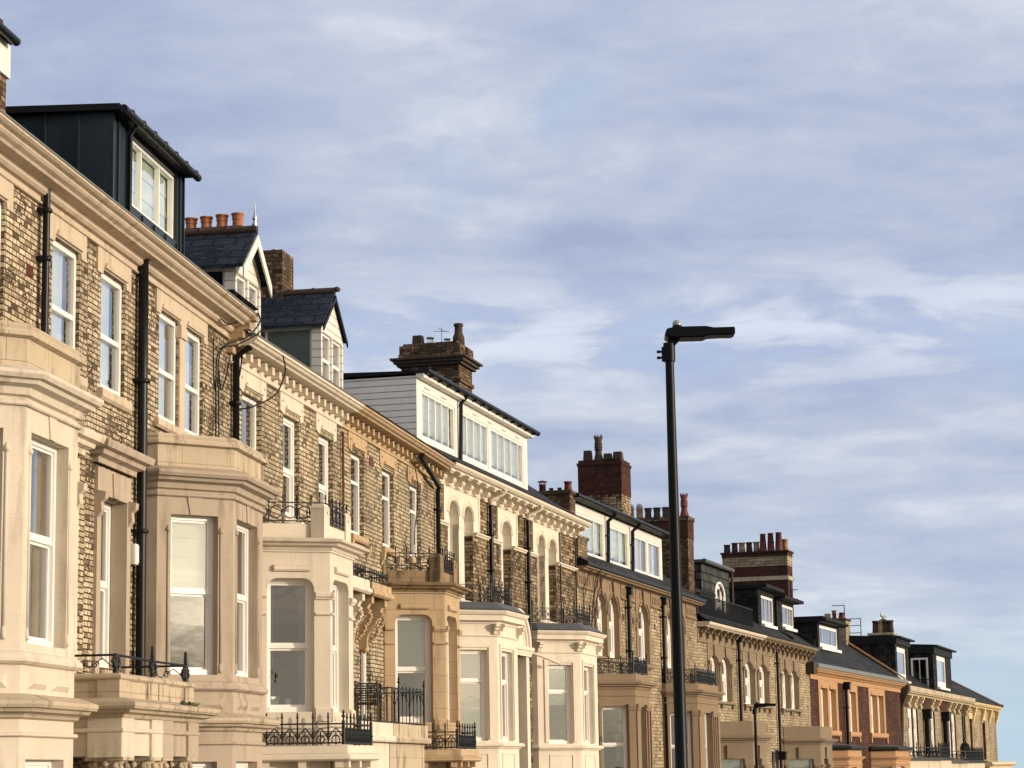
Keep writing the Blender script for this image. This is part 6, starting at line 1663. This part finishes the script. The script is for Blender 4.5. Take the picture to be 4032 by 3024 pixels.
def pot_plant():
    A, B = PL2A[1], PL2A[2]; L, be = facet(A, B); Q = along(A, B, L*.29, -.42)
    o = prop('potted_plant', H2A, Q[0], Q[1], 2.80, 'leggy green plant in white pot behind the wide cream bay window', 'plant')
    m = MB(); m.lathe((0, 0, 0), [(.11, 0), (.15, .14), (.16, .2), (.14, .2), (.12, .16)], 16); m.build('pot', ['white_ceramic'], o)
    m = MB(); rr = random.Random(2)
    for k in range(11):
        a = rr.uniform(0, 6.28); r_ = rr.uniform(.08, .26); zt = rr.uniform(.4, .72)
        e = (r_*math.cos(a), r_*math.sin(a), zt); m.tube([(0, 0, .16), (r_*.3*math.cos(a), r_*.3*math.sin(a), .2+zt*.4), e], .006, 4)
        for j in range(3):
            c = Vector((0, 0, .2)).lerp(Vector(e), .5+.25*j); m.lathe(tuple(c-Vector((0, 0, .05))), [(.003, 0), (.022, .05), (.003, .12)], 5)
    m.build('foliage', ['plant_green'], o)
    Q = along(A, B, L*.50, -.40); m = MB(); m.lathe((0, 0, 0), [(.045, 0), (.06, .10), (.05, .17), (.03, .18)], 12)
    v = m.build('vase', ['white_ceramic']); v.location = H2A.world(Q[0], Q[1], 2.80); tag(v, 'small white vase on window ledge right of the potted plant', 'vase')
pot_plant()
def aerial(h, u, d, z, ht, label, elems, yaw=0.0, r=.016):
    o = prop('tv_aerial', h, u, d, z, label, 'aerial', yaw)
    o['group'] = 'aerials on the chimneys'
    m = MB(); m.tube([(0, 0, 0), (0, 0, ht)], r, 6); m.build('mast', ['steel' if r > 1 else 'black_iron'], o)
    m = MB()
    for (x0, x1, y0, y1, zz) in elems: m.tube([(x0, y0, zz), (x1, y1, zz)], r*.9, 5)
    m.build('antenna', ['black_iron'], o)
aerial(H7, 21.6, -5.9, 9.9, 1.75, 'dark ladder shaped aerial left of the gull topped chimney', [(-.05, .05, 0, -1.15, 1.72), (-.05, .05, 0, -1.1, 1.25), (-.05, .05, 0, -1.0, .75), (-.05, .05, 0, -.95, .3)], 0, .03)
aerial(H6, 25.3, -3.12, 10.0, 1.05, 'single mast aerial with one crossbar above small red chimney pots', [(0, 0, 0, -.75, 1.03), (-.1, .1, -.7, -.7, 1.03)], 0, .028)
aerial(H5B, 23.3, -.75, 8.9, 1.55, 'bracketed aerial on right side of the striped red stack', [(-.1, .1, -.45, .3, 1.2), (-.1, .1, -.45, .3, .75), (-.3, .3, .05, .05, 1.1), (-.3, .3, .05, .05, .9)], R_(10), .025)
aerial(H3, 7.7, -2.05, 13.6, .55, 'tiny aerial beside round pot on the dark corbelled stack', [(-.2, .2, -.05, .05, .5), (-.1, .1, -.2, .2, .45)], 0, .008)

def gull():
    o = prop('gull', H7, 25.6, -5.0, 11.74, 'white and grey gull perched on the farthest chimney pot', 'bird', R_(165))
    def skin(name, pts, edges, mats):
        me = bpy.data.meshes.new(name); me.from_pydata([p for p, r in pts], edges, []); me.materials.append(MATS[mats])
        ob = link(name, me, o); s_ = ob.modifiers.new('skin', 'SKIN'); s_.use_smooth_shade = True
        me.skin_vertices.new() if not me.skin_vertices else None
        for v, (p, r) in zip(me.skin_vertices[0].data, pts): v.radius = (r, r)
        me.skin_vertices[0].data[0].use_root = True
        ob.modifiers.new('sub', 'SUBSURF').levels = 1
        return ob
    k = 1.35
    P = [((0, 0, .17*k), .085*k), ((.13*k, 0, .21*k), .07*k), ((.19*k, 0, .29*k), .045*k), ((.215*k, 0, .35*k), .05*k), ((.245*k, 0, .352*k), .035*k), ((-.14*k, 0, .13*k), .06*k), ((-.27*k, 0, .10*k), .03*k)]
    skin('body', P, [(0, 1), (1, 2), (2, 3), (3, 4), (0, 5), (5, 6)], 'feather_white')
    for s_ in (-1, 1):
        m = MB(); m.prism([(.12*k, .20*k), (.02*k, .25*k), (-.18*k, .19*k), (-.36*k, .11*k), (-.20*k, .11*k), (.03*k, .14*k)], s_*.070*k, s_*.095*k); m.build('wing', ['feather_grey'], o)
        m = MB(); m.tube([(0, s_*.03*k, .12*k), (.0, s_*.03*k, .0)], .008*k, 5); m.box(-.01, .05*k, s_*.03*k-.02, s_*.03*k+.02, 0, .008); m.build('leg', ['beak_yellow'], o)
    m = MB(); m.tube([(.27*k, 0, .352*k), (.35*k, 0, .335*k)], [.014*k, .004*k], 6); m.build('beak', ['beak_yellow'], o)
gull()

def person():
    """seated figure in a dark coat on the far balcony, in profile, looking right"""
    k = 1.12
    o = prop('person', H7, 19.7, 1.0, 1.86, 'person in black coat seated on the far iron balcony, looking right', 'person', 0.0)
    def skin(name, pts, edges, mat, lv=2):
        me = bpy.data.meshes.new(name); me.from_pydata([(p[0]*k, -p[1]*k, p[2]*k) for p, r in pts], edges, []); me.materials.append(MATS[mat])
        ob = link(name, me, o); s_ = ob.modifiers.new('skin', 'SKIN'); s_.use_smooth_shade = True
        for v, (p, r) in zip(me.skin_vertices[0].data, pts): v.radius = ((r, r) if not isinstance(r, tuple) else (r[0]*k, r[1]*k))
        me.skin_vertices[0].data[0].use_root = True
        ob.modifiers.new('sub', 'SUBSURF').levels = lv; ob.modifiers['sub'].render_levels = lv
        return ob
    # x forward (to the right along the street), y towards the street
    body = [((0, 0, .50), .15), ((.0, 0, .68), .15), ((.02, 0, .86), .165), ((.03, 0, .98), .12), ((.05, 0, 1.06), .06), ((.075, 0, 1.13), .07)]
    E_ = [(0, 1), (1, 2), (2, 3), (3, 4), (4, 5)]
    for s_ in (-1, 1):
        n = len(body)
        body += [((.02, s_*.17, .96), .085), ((.06, s_*.24, .72), .06), ((.28, s_*.17, .64), .045), ((.34, s_*.15, .63), .032)]
        E_ += [(3, n), (n, n+1), (n+1, n+2), (n+2, n+3)]
        n = len(body)
        body += [((.10, s_*.10, .50), .11), ((.46, s_*.12, .50), .075), ((.48, s_*.12, .26), .06), ((.48, s_*.12, .07), .045), ((.60, s_*.12, .04), .04)]
        E_ += [(0, n), (n, n+1), (n+1, n+2), (n+2, n+3), (n+3, n+4)]
    skin('body', body, E_, 'cloth_black')
    head = [((.08, 0, 1.14), .05), ((.095, 0, 1.22), .085), ((.09, 0, 1.31), .09), ((.13, 0, 1.20), .055)]
    skin('head', head, [(0, 1), (1, 2), (1, 3)], 'skin')
    m = MB()
    m.lathe((.205*k, 0, 1.225*k), [(.004, .035), (.022, -.012), (.0, -.02)], 6)
    h_ = m.build('nose', ['skin'], o)
    m = MB(); m.box(.185*k, .20*k, -.02, .02, 1.17*k, 1.178*k); m.build('mouth', ['terracotta_red'], o)
    for s_ in (-1, 1):
        m = MB(); m.lathe((.178*k, s_*.035*k, 1.245*k), [(.0, -.010), (.012, 0), (.0, .010)], 6); m.build('eye', ['black_paint'], o)
        m = MB(); m.lathe((.09*k, s_*.092*k, 1.20*k), [(.004, 0), (.022, .03), (.004, .06)], 6); m.build('ear', ['skin'], o)
    hair = [((.02, 0, 1.18), .05), ((.03, 0, 1.28), .085), ((.08, 0, 1.36), .075), ((.14, 0, 1.345), .045)]
    skin('hair', hair, [(0, 1), (1, 2), (2, 3)], 'hair_dark')
    for s_ in (-1, 1):
        hd = [((.37, s_*.145, .628), .036), ((.42, s_*.135, .62), .038)]; ed = [(0, 1)]
        for f in range(4):
            n = len(hd); y = s_*(.135+(f-1.5)*.021); hd += [((.46, y, .615), .011), ((.495+.006*(f in (1, 2)), y, .595), .010), ((.505, y, .57), .008)]; ed += [(1, n), (n, n+1), (n+1, n+2)]
        n = len(hd); hd += [((.40, s_*.098, .632), .012), ((.44, s_*.085, .622), .009)]; ed += [(0, n), (n, n+1)]
        skin('hand', hd, ed, 'skin', 1)
    c = prop('balcony_chair', H7, 19.7, 1.0, 1.86, 'dark folding chair under the seated person on the far balcony', 'chair')
    m = MB(); m.box(-.22, .32, -.25, .25, .36, .40); m.build('seat', ['black_iron'], c)
    m = MB(); m.box(-.24, -.20, -.25, .25, .42, .98); m.build('backrest', ['black_iron'], c)
    for a in (-.2, .28):
        for s_ in (-.22, .22): m = MB(); m.tube([(a, s_, 0), (-a*.4, s_, .36)], .016, 5); m.build('leg', ['black_iron'], c)
person()
